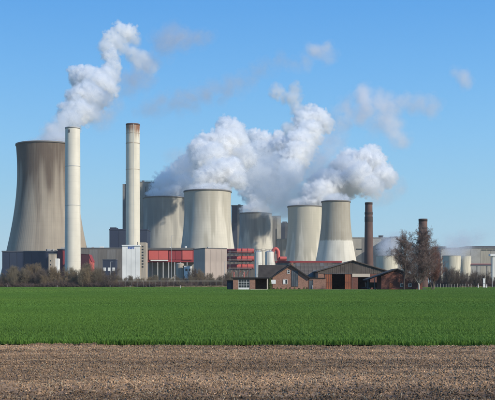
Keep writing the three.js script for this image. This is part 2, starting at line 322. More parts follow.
{
  const a = chimney('concrete_chimney', 'tall cream concrete chimney in front of the huge cooling tower', 72.6, 740, 128, 6.55, 6.0, stackMaterial(2, [0.64, 0.6, 0.51]), 0.2, [[98, 0.5, 0.12], [66, 0.4, 0.1]], M.steelPale);
  part('hatch', box(1.5, 2.4, 0.6, -1.9, Y(133.5, 740), 5.75), M.steel, a);
  const b = chimney('concrete_chimney', 'tall cream concrete chimney with rusty top above the white building', 132.8, 735, 124.5, 5.85, 5.6, stackMaterial(5, [0.63, 0.585, 0.48], [0.22, 0.1, 0.05], 0.1), 0.15, [[Y(134, 735), 0.45, 0.12], [Y(144, 735), 0.6, 0.15], [Y(170, 735), 0.4, 0.1]], M.tan);
  b.children[b.children.length - 1].material = M.chimneyBrick;
  part('ladder', box(0.3, Y(125, 735) - 30, 0.2, 1.2, 30, 5.7), M.silo, b);
  chimney('brick_chimney', 'tall round brick chimney behind the barn roof', 368.8, 520, 203, 2.85, 2.1, M.chimneyBrick, 0.12, [[Y(214.5, 520), 1.3, 0.16], [Y(222, 520), 3, 0.1]], M.chimneyBand);
  chimney('brick_chimney', 'shorter brown brick chimney rising behind the bare birch', 423.1, 430, 219.5, 2.35, 2.0, M.chimneyBrick, 0.12, [[Y(229, 430), 0.8, 0.12]], M.chimneyBand);
}

// ------------------------------------------------------------------ power station buildings
function hall(name, label, x0, x1, topY, D, depth, wallMat, opt = {}) {     // front face between two sight lines at D
  const w = X(x1, D) - X(x0, D), h = Y(topY, D), t = thing(name, label, opt.category ?? 'building', [X((x0 + x1) / 2, D), 0, -D - depth / 2]);
  part('wall', box(w, h, depth), wallMat, t);
  const n = opt.panels ?? 0, alt = opt.panelMat ?? wallMat;
  for (let i = 0; i < n; i++) { const pw = w / n - 0.25; part('wall_panel', box(pw, h - (opt.low ?? 0) - 1.2, 0.25, 0, 0, 0), i % 2 ? alt : wallMat, t, [-w / 2 + (i + 0.5) * w / n, opt.low ?? 0, depth / 2 + 0.1]); }
  part('parapet', merged([box(w + 0.5, 1, 0.5, 0, h - 0.4, depth / 2 + 0.2), box(w + 0.5, 1, 0.5, 0, h - 0.4, -depth / 2 - 0.2), box(0.5, 1, depth - 0.1, w / 2 + 0.2, h - 0.4, 0), box(0.5, 1, depth - 0.1, -w / 2 - 0.2, h - 0.4, 0)]), opt.trim ?? M.roofGrey, t);
  t.userData.size = [w, h, depth];
  return t;
}
{
  seed(5);
  const a = hall('turbine_hall', 'long low navy hall at the foot of the huge cooling tower', 2, 61, 251.5, 800, 46, M.navy, { panels: 8, panelMat: M.navyLight, trim: M.steel });
  const [wa, ha, da] = a.userData.size;
  for (let i = 0; i < 8; i++) { const x = X(43 + i * 2.2, 800) - a.position.x, s = rr(1, 2.2); part('roof_vent', i % 3 ? box(s * 1.5, s, s, x, ha + 0.5, 8) : cyl(0.8, 0.8, s + 1, 10, x, ha + 0.5, 8), i % 2 ? M.steelPale : M.roofGrey, a); }
  const b = hall('dark_red_annex', 'dark maroon block between navy hall and cream chimney', 57.5, 67.5, 249.5, 788, 20, M.maroon, { panels: 2, panelMat: M.redDark, trim: M.steel });
  part('roof_duct', box(4, 1.6, 3, -1, b.userData.size[1] + 0.5, 2), M.steelPale, b);
  // red shed with a sloping end right of the first chimney
  const D = 770, r = thing('red_shed', 'bright red shed with sloping end right of the first chimney', 'shed', [X(84, D), 0, -D]);
  const w = (px) => X(px, D) - X(84, D), y = (py) => Y(py, D);
  part('wall', prism([[w(77), 0], [w(91.5), 0], [w(91.5), y(262)], [w(88.5), y(255)], [w(77), y(254)]], 14), M.red, r);
  part('roof_edge', prism([[w(76.8), y(254)], [w(88.6), y(255)], [w(91.7), y(262)], [w(92), y(261.6)], [w(88.8), y(254.4)], [w(76.8), y(253.4)]], 14.6, 0.3), M.redDark, r);
  part('door', box(3.4, 5, 0.2, w(80), 0, 0.1), M.redDark, r);
  const c = hall('coal_hall', 'long grey-brown hall left of the white building', 80, 125, 248.2, 860, 40, M.hall, { panels: 5, panelMat: M.concreteDark, trim: M.roofGrey });
  part('roof_vent', box(3.6, 1.6, 3, X(100, 860) - c.position.x, c.userData.size[1] + 0.4, 10), M.white, c);
  part('roof_vent', box(2.2, 1.2, 2, X(91, 860) - c.position.x, c.userData.size[1] + 0.4, 10), M.steelPale, c);
  const d = hall('navy_block', 'tall dark navy block left of the rust-topped chimney', 109.3, 147, 229.6, 885, 30, M.navy, { panels: 4, panelMat: M.navyLight, trim: M.navyLight });
  part('stair_head', box(6.2, 2.2, 14, -d.userData.size[0] / 2 + 3.3, d.userData.size[1] + 0.1, 6), M.navy, d);
  const e = hall('boiler_house', 'tall grey concrete boiler house behind the rust-topped chimney', 125.8, 168, 182, 1185, 60, M.concrete, { panels: 5, panelMat: M.concreteWarm, low: 55, trim: M.concreteDark });
  const [we, he, de] = e.userData.size;
  part('stair_tower', box(4.4, he - 2.5, 14, -we / 2 - 2.3, 0, de / 2 - 8), M.concreteDark, e);
  for (const [px, s] of [[142.5, 2.2], [157, 3], [159.5, 2.4]]) part('roof_fan', cyl(s * 0.8, s * 0.7, s, 10, X(px, 1185) - e.position.x, he + 0.4, 22), M.steel, e);
  part('roof_rail', merged([box(we * 0.6, 0.25, 0.25, -2, he + 1.8, de / 2), ...[-12, -6, 0, 6].map((x) => box(0.2, 1.4, 0.2, x, he + 0.5, de / 2))]), M.steel, e);
  for (let i = 0; i < 4; i++) part('window', box(1.1, he - 68, 0.3, -we / 2 + 7.5 + i * 9.4, 62, de / 2 + 0.25), M.glass, e);
  // white building with blue lettering and its stair tower
  const f = hall('white_building', 'white block with blue lettering below the rust-topped chimney', 122.2, 140, 245.6, 690, 16, M.white, { trim: M.frame });
  const [wf, hf, df] = f.userData.size;
  const font = await new FontLoader().loadAsync('fonts/droid/droid_sans_bold.typeface.json');
  const tg = new TextGeometry('RWE', { font, size: 1.75, depth: 0.15, curveSegments: 4 }); tg.computeBoundingBox(); const tb = tg.boundingBox;
  part('lettering', tg.translate(X(131.2, 690) - f.position.x - (tb.max.x + tb.min.x) / 2, Y(248.9, 690), df / 2 + 0.02), M.blue, f);
  const st = part('stair_tower', box(4.4, Y(242.4, 690), 12, wf / 2 + 2.25, 0, 1.5), M.tan, f);
  part('roof_hatch', box(0.5, 2.4, 0.5, wf / 2 - 2.2, hf + 0.6, 5), M.steel, f);
  for (let i = 0; i < 8; i++) part('window', box(1.3, 1.1, 0.12, wf / 2 + 1.9, Y(246.6 + i * 2.9, 690) - 0.5, 7.55), M.glass, st);
  for (let i = 0; i < 3; i++) part('wall_joint', box(0.12, hf - 2, 0.06, -wf / 2 + (i + 1) * wf / 4, 0, df / 2 + 0.02), M.steelPale, f);
}
{ // red gallery on columns
  const D = 712, g = thing('red_gallery', 'long red-clad gallery on columns right of the white building', 'building', [X(169, D), 0, -D - 6]);
  const x = (px) => X(px, D) - X(169, D), y = (py) => Y(py, D);
  part('core', box(x(194) - x(145), y(249.5) - y(262), 25.4, x(169.5), y(262), -7.5), M.redDark, g);
  part('roof', box(x(194) - x(144.6), y(247.8) - y(249.8), 27, x(169.3), y(249.8), -7), M.roofGrey, g);
  for (const [a, b, t, m, dz] of [[145.6, 148.2, 250.6, M.redDark, 0.1], [148.8, 158.4, 250.6, M.red, 0.5], [158.7, 168, 250.6, M.red, 0.5], [168.6, 175, 251, M.redDark, 0.05], [175.3, 181.6, 251, M.redDark, 0.05], [182.4, 192.5, 250.6, M.red, 0.55]])
    part('wall_panel', box(x(b) - x(a), y(t) - y(259.6), 0.5, x((a + b) / 2), y(259.6), 5.3 + dz), m, g);
  part('sill_strip', box(x(168) - x(150.5), y(259.8) - y(261), 0.6, x(159.3), y(261), 5.7), M.white, g);
  for (const px of [147, 152, 157.5, 163, 168.5, 174.5, 180.5, 187]) part('column', box(0.7, y(262) + 0.02, 0.7, x(px), 0, 4.6), px % 2 ? M.steelPale : M.steel, g);
  part('back_wall', box(x(194) - x(145), y(262), 0.5, x(169.5), 0, -19.4), M.concrete, g);
  for (const px of [145.6, 170, 185.4]) part('roof_vent', px === 170 ? box(1, 0.8, 1, x(px), y(247.8), 3) : cyl(0.8, 0.9, 1.3, 12, x(px), y(247.8), 4), M.white, g);
  const D2 = 640, t1 = thing('tan_tank', 'squat tan round-cornered tank under the red gallery', 'tank', [X(180, D2), 0, -D2]);
  part('shell', cyl(2.9, 2.9, Y(264.2, D2), 20), M.tan, t1); part('lid', new THREE.SphereGeometry(2.95, 20, 8, 0, 6.3, 0, 1.57).scale(1, 0.32, 1).translate(0, Y(264.2, D2), 0), M.tan, t1);
  const t2 = thing('white_cabin', 'small white cabin beneath the red gallery by the beige building', 'cabin', [X(188, D2), 0, -D2]);
  part('wall', box(5.4, Y(266, D2), 5), M.white, t2); part('roof', box(5.8, 0.4, 5.4, 0, Y(266, D2)), M.roofGrey, t2); part('window', box(1.6, 1.6, 0.1, -1, Y(271, D2), 2.53), M.glass, t2); part('window', box(1.2, 1.6, 0.1, 1.3, Y(271, D2), 2.53), M.glass, t2);
}
{ // beige block on its corner
  const D = 600, b = 25 * Math.PI / 180, w = 15.9, dp = 20.4, h = Y(248.2, D);
  const cx = X(205, D), g = thing('beige_building', 'plain beige block seen on its corner beside red pipework', 'building', [0, 0, 0], b);
  const off = new THREE.Vector3(-w / 2, 0, dp / 2).applyAxisAngle(new THREE.Vector3(0, 1, 0), b); g.position.set(cx - off.x, 0, -D - off.z);
  part('wall', box(w, h, dp), M.beige, g);
  for (let i = 0; i < 4; i++) part('wall_panel', box(w / 4 - 0.1, h - 1.4, 0.12, -w / 2 + (i + 0.5) * w / 4, 0.6, dp / 2 + 0.04), M.beige, g);
  for (let i = 0; i < 5; i++) part('wall_panel', box(0.12, h - 1.4, dp / 5 - 0.1, -w / 2 - 0.04, 0.6, -dp / 2 + (i + 0.5) * dp / 5), M.beige, g);
  part('parapet', box(w + 0.4, 0.6, dp + 0.4, 0, h - 0.3), M.roofGrey, g);
  part('roof_hatch', box(2, 0.8, 1.6, -3, h + 0.3, 5), M.steelPale, g);
  part('door', box(3, 4, 0.15, 2, 0, dp / 2 + 0.12), M.steel, g);
}
{ // pipe rack with three thick red pipes
  const D = 640, g = thing('pipe_rack', 'steel rack of thick red horizontal pipes left of the white silos', 'pipe rack', [X(240, D), 0, -D]);
  const x = (px) => X(px, D) - X(240, D), y = (py) => Y(py, D);
  for (const [py, r, a, b] of [[250.8, 1.7, 225, 254], [258.4, 1.8, 226, 254], [266.4, 1.7, 227, 253.5]]) {
    part('pipe', rod([x(a), y(py), -9], [x(238), y(py), -0.5], r, 18), M.redDark, g);  // darker red carries the shade of this half of the pipe
    part('pipe', rod([x(237), y(py), -0.2], [x(b), y(py) - 0.1, 0.6], r, 18), M.red, g);
    for (const px of [242, 247.5]) part('flange', rod([x(px), y(py), 0.1], [x(px) + 0.5, y(py), 0.15], r + 0.28, 18), M.redDark, g);
    part('beam', box(x(254.5) - x(225), 0.6, 0.6, x(239.8), y(py) - r - 0.7, -2), M.steel, g);
    part('walkway', merged([box(x(252) - x(228), 0.15, 1.6, x(240), y(py) - r - 0.08, 2.4), box(x(252) - x(228), 0.12, 0.12, x(240), y(py) - r + 1.0, 3.2)]), M.steelPale, g);
  }
  for (let i = 0; i < 8; i++) part('post', box(0.5, y(249), 0.5, x(226 + i * 4), 0, -2.6 + (i % 2) * 3.6), M.steel, g);
  for (let i = 0; i < 6; i++) part('brace', rod([x(226 + i * 4), y(276), 1.3], [x(230 + i * 4), y(268.5), 1.3], 0.16, 5), i % 2 ? M.redDark : M.steelPale, g);
  for (let i = 0; i < 5; i++) part('riser', rod([x(229 + i * 5), 0.02, 3.2], [x(229 + i * 5), y(269 + (i % 2) * 3), 3.2], 0.3, 8), i % 2 ? M.red : M.steel, g);
  part('back_wall', box(x(255) - x(225), y(252), 1, x(240), 0, -16), M.hall, g);
  const S = (label, a, b, top, D) => {
    const s = thing('silo', label, 'silo', [X((a + b) / 2, D), 0, -D]), r = (X(b, D) - X(a, D)) / 2, h = Y(top, D);
    part('shell', cyl(r, r, h, 32), M.silo, s); part('cone_roof', cyl(r + 0.05, r * 0.35, 0.9, 32, 0, h, 0), M.steelPale, s);
    part('railing', merged([new THREE.TorusGeometry(r, 0.07, 5, 28).rotateX(1.57).translate(0, h + 1.5, 0), ...[...Array(10)].map((_, i) => box(0.1, 1.5, 0.1, Math.sin(i * 0.628) * r, h, Math.cos(i * 0.628) * r))]), M.steel, s);
    part('ladder', box(0.5, h - 0.5, 0.3, -r * 0.5, 0.5, r * 0.9), M.steelPale, s);
    for (const k of [0.35, 0.68]) part('hoop', new THREE.TorusGeometry(r + 0.02, 0.08, 5, 32).rotateX(1.57).translate(0, h * k, 0), M.steelPale, s);
  };
  S('white silo next to the ends of the red pipes', 254.8, 262, 252, 560);
  S('white silo next to the bent red duct', 265, 273.8, 252, 575);
  const br = thing('silo_walkway', 'grey railed walkway joining the tops of the two silos', 'walkway', [X(263.5, 568), 0, -568]);
  part('deck', box(3.2, 0.25, 1.2, 0, Y(251, 568), 0), M.steel, br); part('post', box(0.3, Y(251, 568), 0.3, -0.4, 0, 0), M.steel, br); part('rail', merged([box(3.2, 0.12, 0.12, 0, Y(249, 568), 0.5), box(0.12, Y(249, 568) - Y(251, 568), 0.12, -1, Y(251, 568), 0.5), box(0.12, Y(249, 568) - Y(251, 568), 0.12, 1, Y(251, 568), 0.5)]), M.steel, br);
  // bent red duct
  const D3 = 650, q = thing('red_duct', 'bright red duct bent like a hook right of the silos', 'duct', [X(277, D3), 0, -D3]);
  const u = (px) => X(px, D3) - X(277, D3), v = (py) => Y(py, D3);
  const path = new THREE.CatmullRomCurve3([[272.5, 262], [272.5, 254], [273.4, 250], [276, 248.8], [278, 251], [278.3, 256], [279, 260], [282, 261], [286.5, 261]].map(([a, b]) => new THREE.Vector3(u(a), v(b), 0)));
  part('pipe', new THREE.TubeGeometry(path, 60, 1.25, 14), M.red, q);
  part('manifold', rod([u(280), v(258.5), 1], [u(286.5), v(258.5), 1], 1.4, 14), M.red, q);
  part('support', merged([box(0.6, v(262), 0.6, u(272.5), 0, 0), box(0.6, v(260), 0.6, u(285), 0, 0)]), M.steel, q);
}
{ // low red-roofed building behind the farm
  const D = 560, g = thing('red_roofed_shed', 'long low shed with red roof behind the farmhouse ridge', 'shed', [X(308, D), 0, -D]);
  const w = X(340, D) - X(276, D), h = Y(263, D);
  part('wall', box(w, h, 14), M.hall, g); part('roof', prism([[-w / 2 - 0.4, h], [w / 2 + 0.4, h], [w / 2 + 0.4, Y(261.2, D)], [-w / 2 - 0.4, Y(261.2, D)]], 15, 7.5), M.redDark, g);
}
{ // buildings behind the middle towers
  const a = hall('boiler_tower', 'dark grey boiler tower between the two steaming middle towers', 231.5, 243, 205.5, 1430, 40, M.navyLight, { panels: 2, panelMat: M.concreteDark, trim: M.concreteDark });
  part('roof_fan', cyl(2.4, 2.2, 2.5, 12, 3, a.userData.size[1], 10), M.steel, a);
  part('stair_tower', box(5, a.userData.size[1] - 14, 8, 7.2, 0, 17), M.concrete, a);
  const b = hall('boiler_tower', 'grey concrete block right of the small distant cooling tower', 269, 281, 216, 1440, 40, M.concrete, { panels: 3, panelMat: M.concreteDark, trim: M.concreteDark });
  part('window', box(1.2, 40, 0.3, 2, 50, 20.4), M.glass, b);
  const c = hall('boiler_tower', 'low dark block in the gap beside the farmhouse cooling tower', 279, 291, 223, 1490, 30, M.navyLight, { panels: 2, panelMat: M.steel, trim: M.steel });
  part('roof_duct', box(8, 3, 4, 0, c.userData.size[1], 6), M.steel, c);
  const d = thing('tan_basin', 'tan tapered concrete hopper low in the gap between the towers', 'hopper', [X(284.5, 1200), 0, -1200]);
  part('shell', cyl(6.5, 10.5, Y(239.5, 1200), 28), M.tan, d); part('rim', cyl(10.7, 10.7, 0.8, 28, 0, Y(239.5, 1200) - 0.2), M.concrete, d);
  const e = hall('grey_hall', 'broad grey concrete hall behind the tall brick chimney', 352, 391, 237.8, 1010, 60, M.concrete, { panels: 4, panelMat: M.concreteDark, trim: M.concreteDark });
  part('roof_fan', merged([cyl(2.2, 3, 2.6, 12, X(382.3, 1010) - e.position.x, e.userData.size[1] + 0.5, 20), box(2, 2, 2, X(380.6, 1010) - e.position.x, e.userData.size[1] + 0.5, 22)]), M.dark, e);
  for (let i = 0; i < 3; i++) part('window', box(7, 1.4, 0.2, -14 + i * 11, 40, 30.3), M.glass, e);
  const f = hall('pale_block', 'pale upright block at the end of the grey hall', 391, 401.5, 237.2, 985, 40, M.concreteWarm, { panels: 2, panelMat: M.concrete, trim: M.concreteDark });
  part('roof_vent', box(3, 1.4, 3, 1, f.userData.size[1], 10), M.steel, f);
  const g = hall('long_hall', 'long tan concrete hall with dark flat roof at the far right', 441, 520, 248.2, 900, 50, M.concreteWarm, { panels: 8, panelMat: M.concrete, trim: M.concreteDark });
  const [wg, hg, dg] = g.userData.size;
  part('roof', box(X(520, 900) - X(467, 900), 1.6, dg, X(493.5, 900) - g.position.x, hg + 0.61), M.steel, g);
  part('roof_monitor', box(X(448, 900) - X(437, 900), 1.6, 20, X(443, 900) - g.position.x, hg + 0.62, 6), M.steel, g);
  for (let i = 0; i < 5; i++) part('window', box(5.4, 1, 0.2, X(484 + i * 6, 900) - g.position.x, Y(250.5, 900), dg / 2 + 0.28), M.glass, g);
  const k = thing('pipe_bridge', 'dark pipe bridge in front of the long tan hall', 'pipe bridge', [X(482, 720), 0, -720]);
  part('deck', box(X(500, 720) - X(468, 720), 1.3, 2, 0, Y(266, 720)), M.steel, k); part('pipe', rod([-14, Y(264.2, 720), 0.4], [14, Y(264.2, 720), 0.4], 0.4), M.redDark, k);
  for (const x of [-12, -4, 4, 12]) part('post', box(0.6, Y(266, 720), 0.6, x, 0, 0), M.steel, k);
}
function fanStack(label, a, b, topY, D, foot) {          // short flared cooling cell
  const r = (X(b, D) - X(a, D)) / 2, h = Y(topY, D), t = thing('cooling_cell', label, 'cooling cell', [X((a + b) / 2, D), 0, -D], 0, 'low cooling cells at the far side');
  const pr = [[r * foot, 0], [r * foot, h * 0.35], [r * (foot + 0.03), h * 0.6], [r, h], [r - 0.4, h], [r * foot - 0.4, h * 0.5]].map((p) => new THREE.Vector2(...p));
  const g = new THREE.LatheGeometry(pr, 48), uv = g.attributes.uv, p = g.attributes.position; for (let i = 0; i < uv.count; i++) uv.setXY(i, uv.getX(i) * 6.28 * r, p.getY(i));
  part('shell', g, mat([0.62, 0.57, 0.45], TX.streak), t);
  part('rim', new THREE.TorusGeometry(r - 0.1, 0.25, 6, 48).rotateX(1.5708).translate(0, h, 0), M.concrete, t);
  for (let i = 0; i < 16; i++) part('rib', box(0.25, h * 0.5, 0.25, 0, h * 0.12, r * foot), M.concrete, t, [0, 0, 0], i / 16 * 6.283);
}
fanStack('squat cream cooling cell left of the bare birch', 376, 398, 256.3, 800, 0.93);
fanStack('wider squat cream cooling cell right of the bare birch', 442.5, 461, 256, 700, 0.9);
fanStack('narrower squat cream cooling cell in front of the long tan hall', 457.5, 471.2, 256, 722, 0.9);
{ // small blue house with white bays, pylon block, cream kiosk
  const D = 600, a = thing('blue_shed', 'small dark blue shed with white bays left of the white building', 'shed', [X(110, D), 0, -D]);
  part('wall', box(8.6, Y(260, D), 8), M.navyLight, a); part('roof', box(9, 0.5, 8.5, 0, Y(260, D)), M.steel, a);
  for (let i = 0; i < 3; i++) part('bay_door', box(1.7, 2.2, 0.15, -3 + i * 3, Y(271, D), 4.06), M.white, a);
  const b = thing('tan_tower_block', 'narrow tan tower block in front of the navy hall', 'building', [X(51.5, 690), 0, -690 - 4]);
  part('wall', box(4.6, Y(254, 690), 8), M.tan, b); part('roof', box(5, 0.5, 8.4, 0, Y(254, 690)), M.roofGrey, b); part('stair_tower', box(2.4, Y(258.5, 690), 6, 3.7, 0, 0), M.white, b);
  for (let i = 0; i < 4; i++) part('window', box(0.9, 1, 0.1, -0.8, 10 + i * 3, 4.03), M.glass, b);
  const c = thing('white_gatehouse', 'cream flat-topped tower with grey mast at the right edge', 'building', [X(495, 640), 0, -640 - 3]);
  part('wall', box(2.4, Y(256, 640), 4), M.silo, c); part('cap', box(6, 1.5, 5, 0, Y(256, 640)), M.white, c);
  const d = thing('lamp_mast', 'thin grey mast in front of the cream tower', 'mast', [X(492.4, 430), 0, -430]);
  part('pole', cyl(0.16, 0.1, Y(258, 430), 8), M.steelPale, d); part('lamp_head', box(1.4, 0.2, 0.4, 0.5, Y(258, 430)), M.steelPale, d);
}

// ------------------------------------------------------------------ the farm
function corrugated(w, h0, n, topAt, mat, name, parent, pos) {     // upright ribbed sheets, the top following a line
  const count = n;
  for (let i = 0; i < count; i++) {
    const a = -w / 2 + i * w / count, b = a + w / count - 0.04, pts = [[a, h0], [b, h0], [b, topAt(b)], [a, topAt(a)]], dz = i % 2 ? 0.05 : 0;
    if (topAt((a + b) / 2) - h0 > 0.15) part(name, prism(pts, 0.08, dz), i % 3 === 1 ? M.sheetRoof : mat, parent, pos);
  }
}
function window_(parent, x, y, z, w, h, nx, ny, frameMat = M.frame) {
  const f = part('window', box(w, h, 0.06, 0, 0, 0), M.dark, parent, [x, y, z]);
  part('pane', box(w - 0.1, h - 0.1, 0.02, 0, 0.05, 0.04), M.glass, f);
  const bars = [box(w + 0.1, 0.09, 0.1, 0, h - 0.04, 0.04), box(w + 0.1, 0.09, 0.1, 0, -0.05, 0.04), box(0.09, h, 0.1, -w / 2, 0, 0.045), box(0.09, h, 0.1, w / 2, 0, 0.045)];
  for (let i = 1; i < nx; i++) bars.push(box(0.09, h - 0.08, 0.08, -w / 2 + i * w / nx, 0.04, 0.03));
  for (let i = 1; i < ny; i++) bars.push(box(w - 0.1, 0.09, 0.07, 0, i * h / ny - 0.04, 0.03));
  part('frame', merged(bars), frameMat, f); return f;
}
{
  const D = 272, z0 = -D, g = thing('farmhouse', 'brick farmhouse with dark roof and front gable', 'house', [X(290.5, D), 0, z0]);
  const x = (px) => X(px, D) - X(290.5, D), y = (py) => Y(py, D);
  const eave = y(277), ridge = y(265), gw = (x(308) - x(273)) / 2;
  // gable wing
  part('gable_wall', prism([[x(272.6), 0], [x(308.4), 0], [x(308.4), eave - 0.2], [0, ridge - 0.25], [x(272.6), eave - 0.2]], 11, 0), M.brick, g);
  const roofGeo = (s) => prism([[0, ridge - 0.12], [s * (gw + 0.75), eave - 0.55], [s * (gw + 0.75), eave - 0.22], [0, ridge + 0.22]], 12, 0.6);
  for (const s of [-1, 1]) { const r = part('roof', roofGeo(s), M.tile, g); part('barge_board', prism([[0, ridge - 0.2], [s * (gw + 0.72), eave - 0.63], [s * (gw + 0.72), eave - 0.4], [0, ridge + 0.05]], 0.08, 0.7), M.dark, r); }
  part('ridge_cap', rod([0, ridge + 0.2, 0.6], [0, ridge + 0.2, -11.4], 0.14, 8), M.brickDark, g);
  part('chimney', box(0.6, 1.5, 0.6, x(293), ridge - 0.7, -4), M.brick, g);
  part('slate_cladding', box(x(298) - x(291.7), y(270.6) - y(286.5), 0.12, x(294.8), y(286.5), 0.05), M.slate, g);
  for (let i = 0; i < 4; i++) part('slate_seam', box(0.06, y(270.6) - y(286.5) - 0.1, 0.05, x(291.7 + i * 2.1), y(286.5), 0.13), M.steel, g);
  window_(g, x(288.6), y(273.4), 0.02, 0.75, 1.0, 1, 2);
  const w1 = window_(g, x(285.2), y(284), 0.02, 1.25, 1.35, 2, 1); part('curtain', box(0.5, 1.1, 0.02, -0.3, 0.1, 0.065), M.frame, w1);
  // left wing, ridge along the front
  const lx0 = x(258.5), lx1 = x(273.5);
  part('wing_wall', box(lx1 - lx0, eave - 0.3, 8, (lx0 + lx1) / 2, 0, -5), M.brick, g);
  part('wing_roof', prism([[-4.6, eave - 0.4], [0, ridge - 0.2], [4.6, eave - 0.4], [4.6, eave - 0.12], [0, ridge + 0.12], [-4.6, eave - 0.12]], 0 - lx0 + 0, 0).rotateY(Math.PI / 2).translate(lx0 + 0 - lx0 - 0, 0, -5), M.tile, g);
  part('gutter', rod([lx0, eave - 0.35, -0.35], [lx1 - 0.4, eave - 0.35, -0.35], 0.08, 8), M.steel, g);
  part('notice_panel', box(x(275.8) - x(270.6), y(279.8) - y(283.8), 0.08, x(273.2), y(283.8), 0.1), M.frame, g);
  // link to the right, its open doorway filled with a dark sheet
  part('link_wall', box(x(326) - x(308.6), eave - 0.4, 6, (x(326) + x(308.6)) / 2, 0, -3.6), M.brick, g);
  part('link_roof', box(x(326) - x(308.6), 0.2, 6.6, (x(326) + x(308.6)) / 2, eave - 0.4, -3.6), M.tile, g);
  const dr = part('door', box(x(313) - x(309.4), y(278.6) - y(287.4), 0.1, x(311.2), 0.05, -0.57), M.slate, g); part('door_frame', merged([box(0.12, 2.9, 0.16, x(309.3), 0, -0.55), box(0.12, 2.9, 0.16, x(313.1), 0, -0.55), box(1.3, 0.12, 0.16, x(311.2), 2.9, -0.55)]), M.steel, dr);  // slate sheet stands in for the darkness of the open doorway
  part('ivy_post', box(0.12, 1.2, 0.1, x(312.4), 0.1, -0.45), M.frame, g);
}
{ // flat-roofed garage with carport
  const D = 258, g = thing('garage', 'flat-roofed brick garage with white gridded door and open carport', 'garage', [X(249, D), 0, -D]);
  const x = (px) => X(px, D) - X(249, D), y = (py) => Y(py, D), h = y(278.4);
  part('wall', merged([box(x(255) - x(233.2), h, 0.3, x(244.1), 0, -6), box(0.3, h, 5.85, x(233.6), 0, -2.93), box(0.3, h, 5.85, x(254.8), 0, -2.93), box(x(238.2) - x(233.1), h, 0.3, x(235.65), 0, 0), box(x(255.2) - x(249.6), h, 0.3, x(252.4), 0, 0), box(x(249.6) - x(238.2), 0.3, 0.3, x(243.9), h - 0.3, 0)]), M.brick, g);
  part('roof', box(x(268.6) - x(231), 0.3, 7, x(249.8), h, -3), M.tile, g);
  part('fascia', box(x(268.7) - x(230.9), 0.34, 0.1, x(249.8), h - 0.02, 0.56), M.dark, g);
  const dr = part('garage_door', box(x(249.5) - x(238.3), h - 0.32, 0.08, 0, 0, 0), M.steel, g, [x(243.9), 0.01, -0.02]);
  const dw = x(249.5) - x(238.3), n = 4, mth = (h - 0.9) / 3;
  part('lower_panel', box(dw - 0.06, 0.58, 0.1, 0, 0, 0.03), M.white, dr);
  for (let i = 0; i < n; i++) for (let j = 0; j < 3; j++) part('pane', box(dw / n - 0.12, mth - 0.12, 0.03, -dw / 2 + (i + 0.5) * dw / n, 0.62 + j * mth, 0.05), M.glass, dr);
  for (let j = 0; j < 4; j++) part('rail', box(dw, 0.1, 0.09, 0, 0.56 + j * mth, 0.045), M.frame, dr);
  for (let i = 0; i <= n; i++) part('stile', box(0.1, h - 0.9, 0.08, -dw / 2 + i * dw / n, 0.58, 0.045), M.frame, dr);
  part('carport_back', box(x(268) - x(255.2), h, 0.2, x(261.6), 0, -6), M.brick, g);
  part('added_carport_side', box(0.2, h, 5.8, x(267.5), 0, -2.95), M.brick, g);  // side wall added to keep the sun out of the carport
  part('carport_post', box(0.3, h, 0.3, x(267.4), 0, 0.1), M.plaster, g);
  part('kerb', box(x(268) - x(250.5), 0.28, 0.5, x(259.3), 0, 0.9), M.plaster, g);
  const s = thing('lean_to', 'dark lean-to shelter left of the brick garage', 'shed', [X(230, 262), 0, -263]);
  part('wall', box(1.7, 2.6, 4), M.navyLight, s); part('roof', box(2, 0.18, 4.6, 0, 2.6), M.dark, s); part('door', box(0.9, 2, 0.08, -0.1, 0, 2.02), M.slate, s);
}
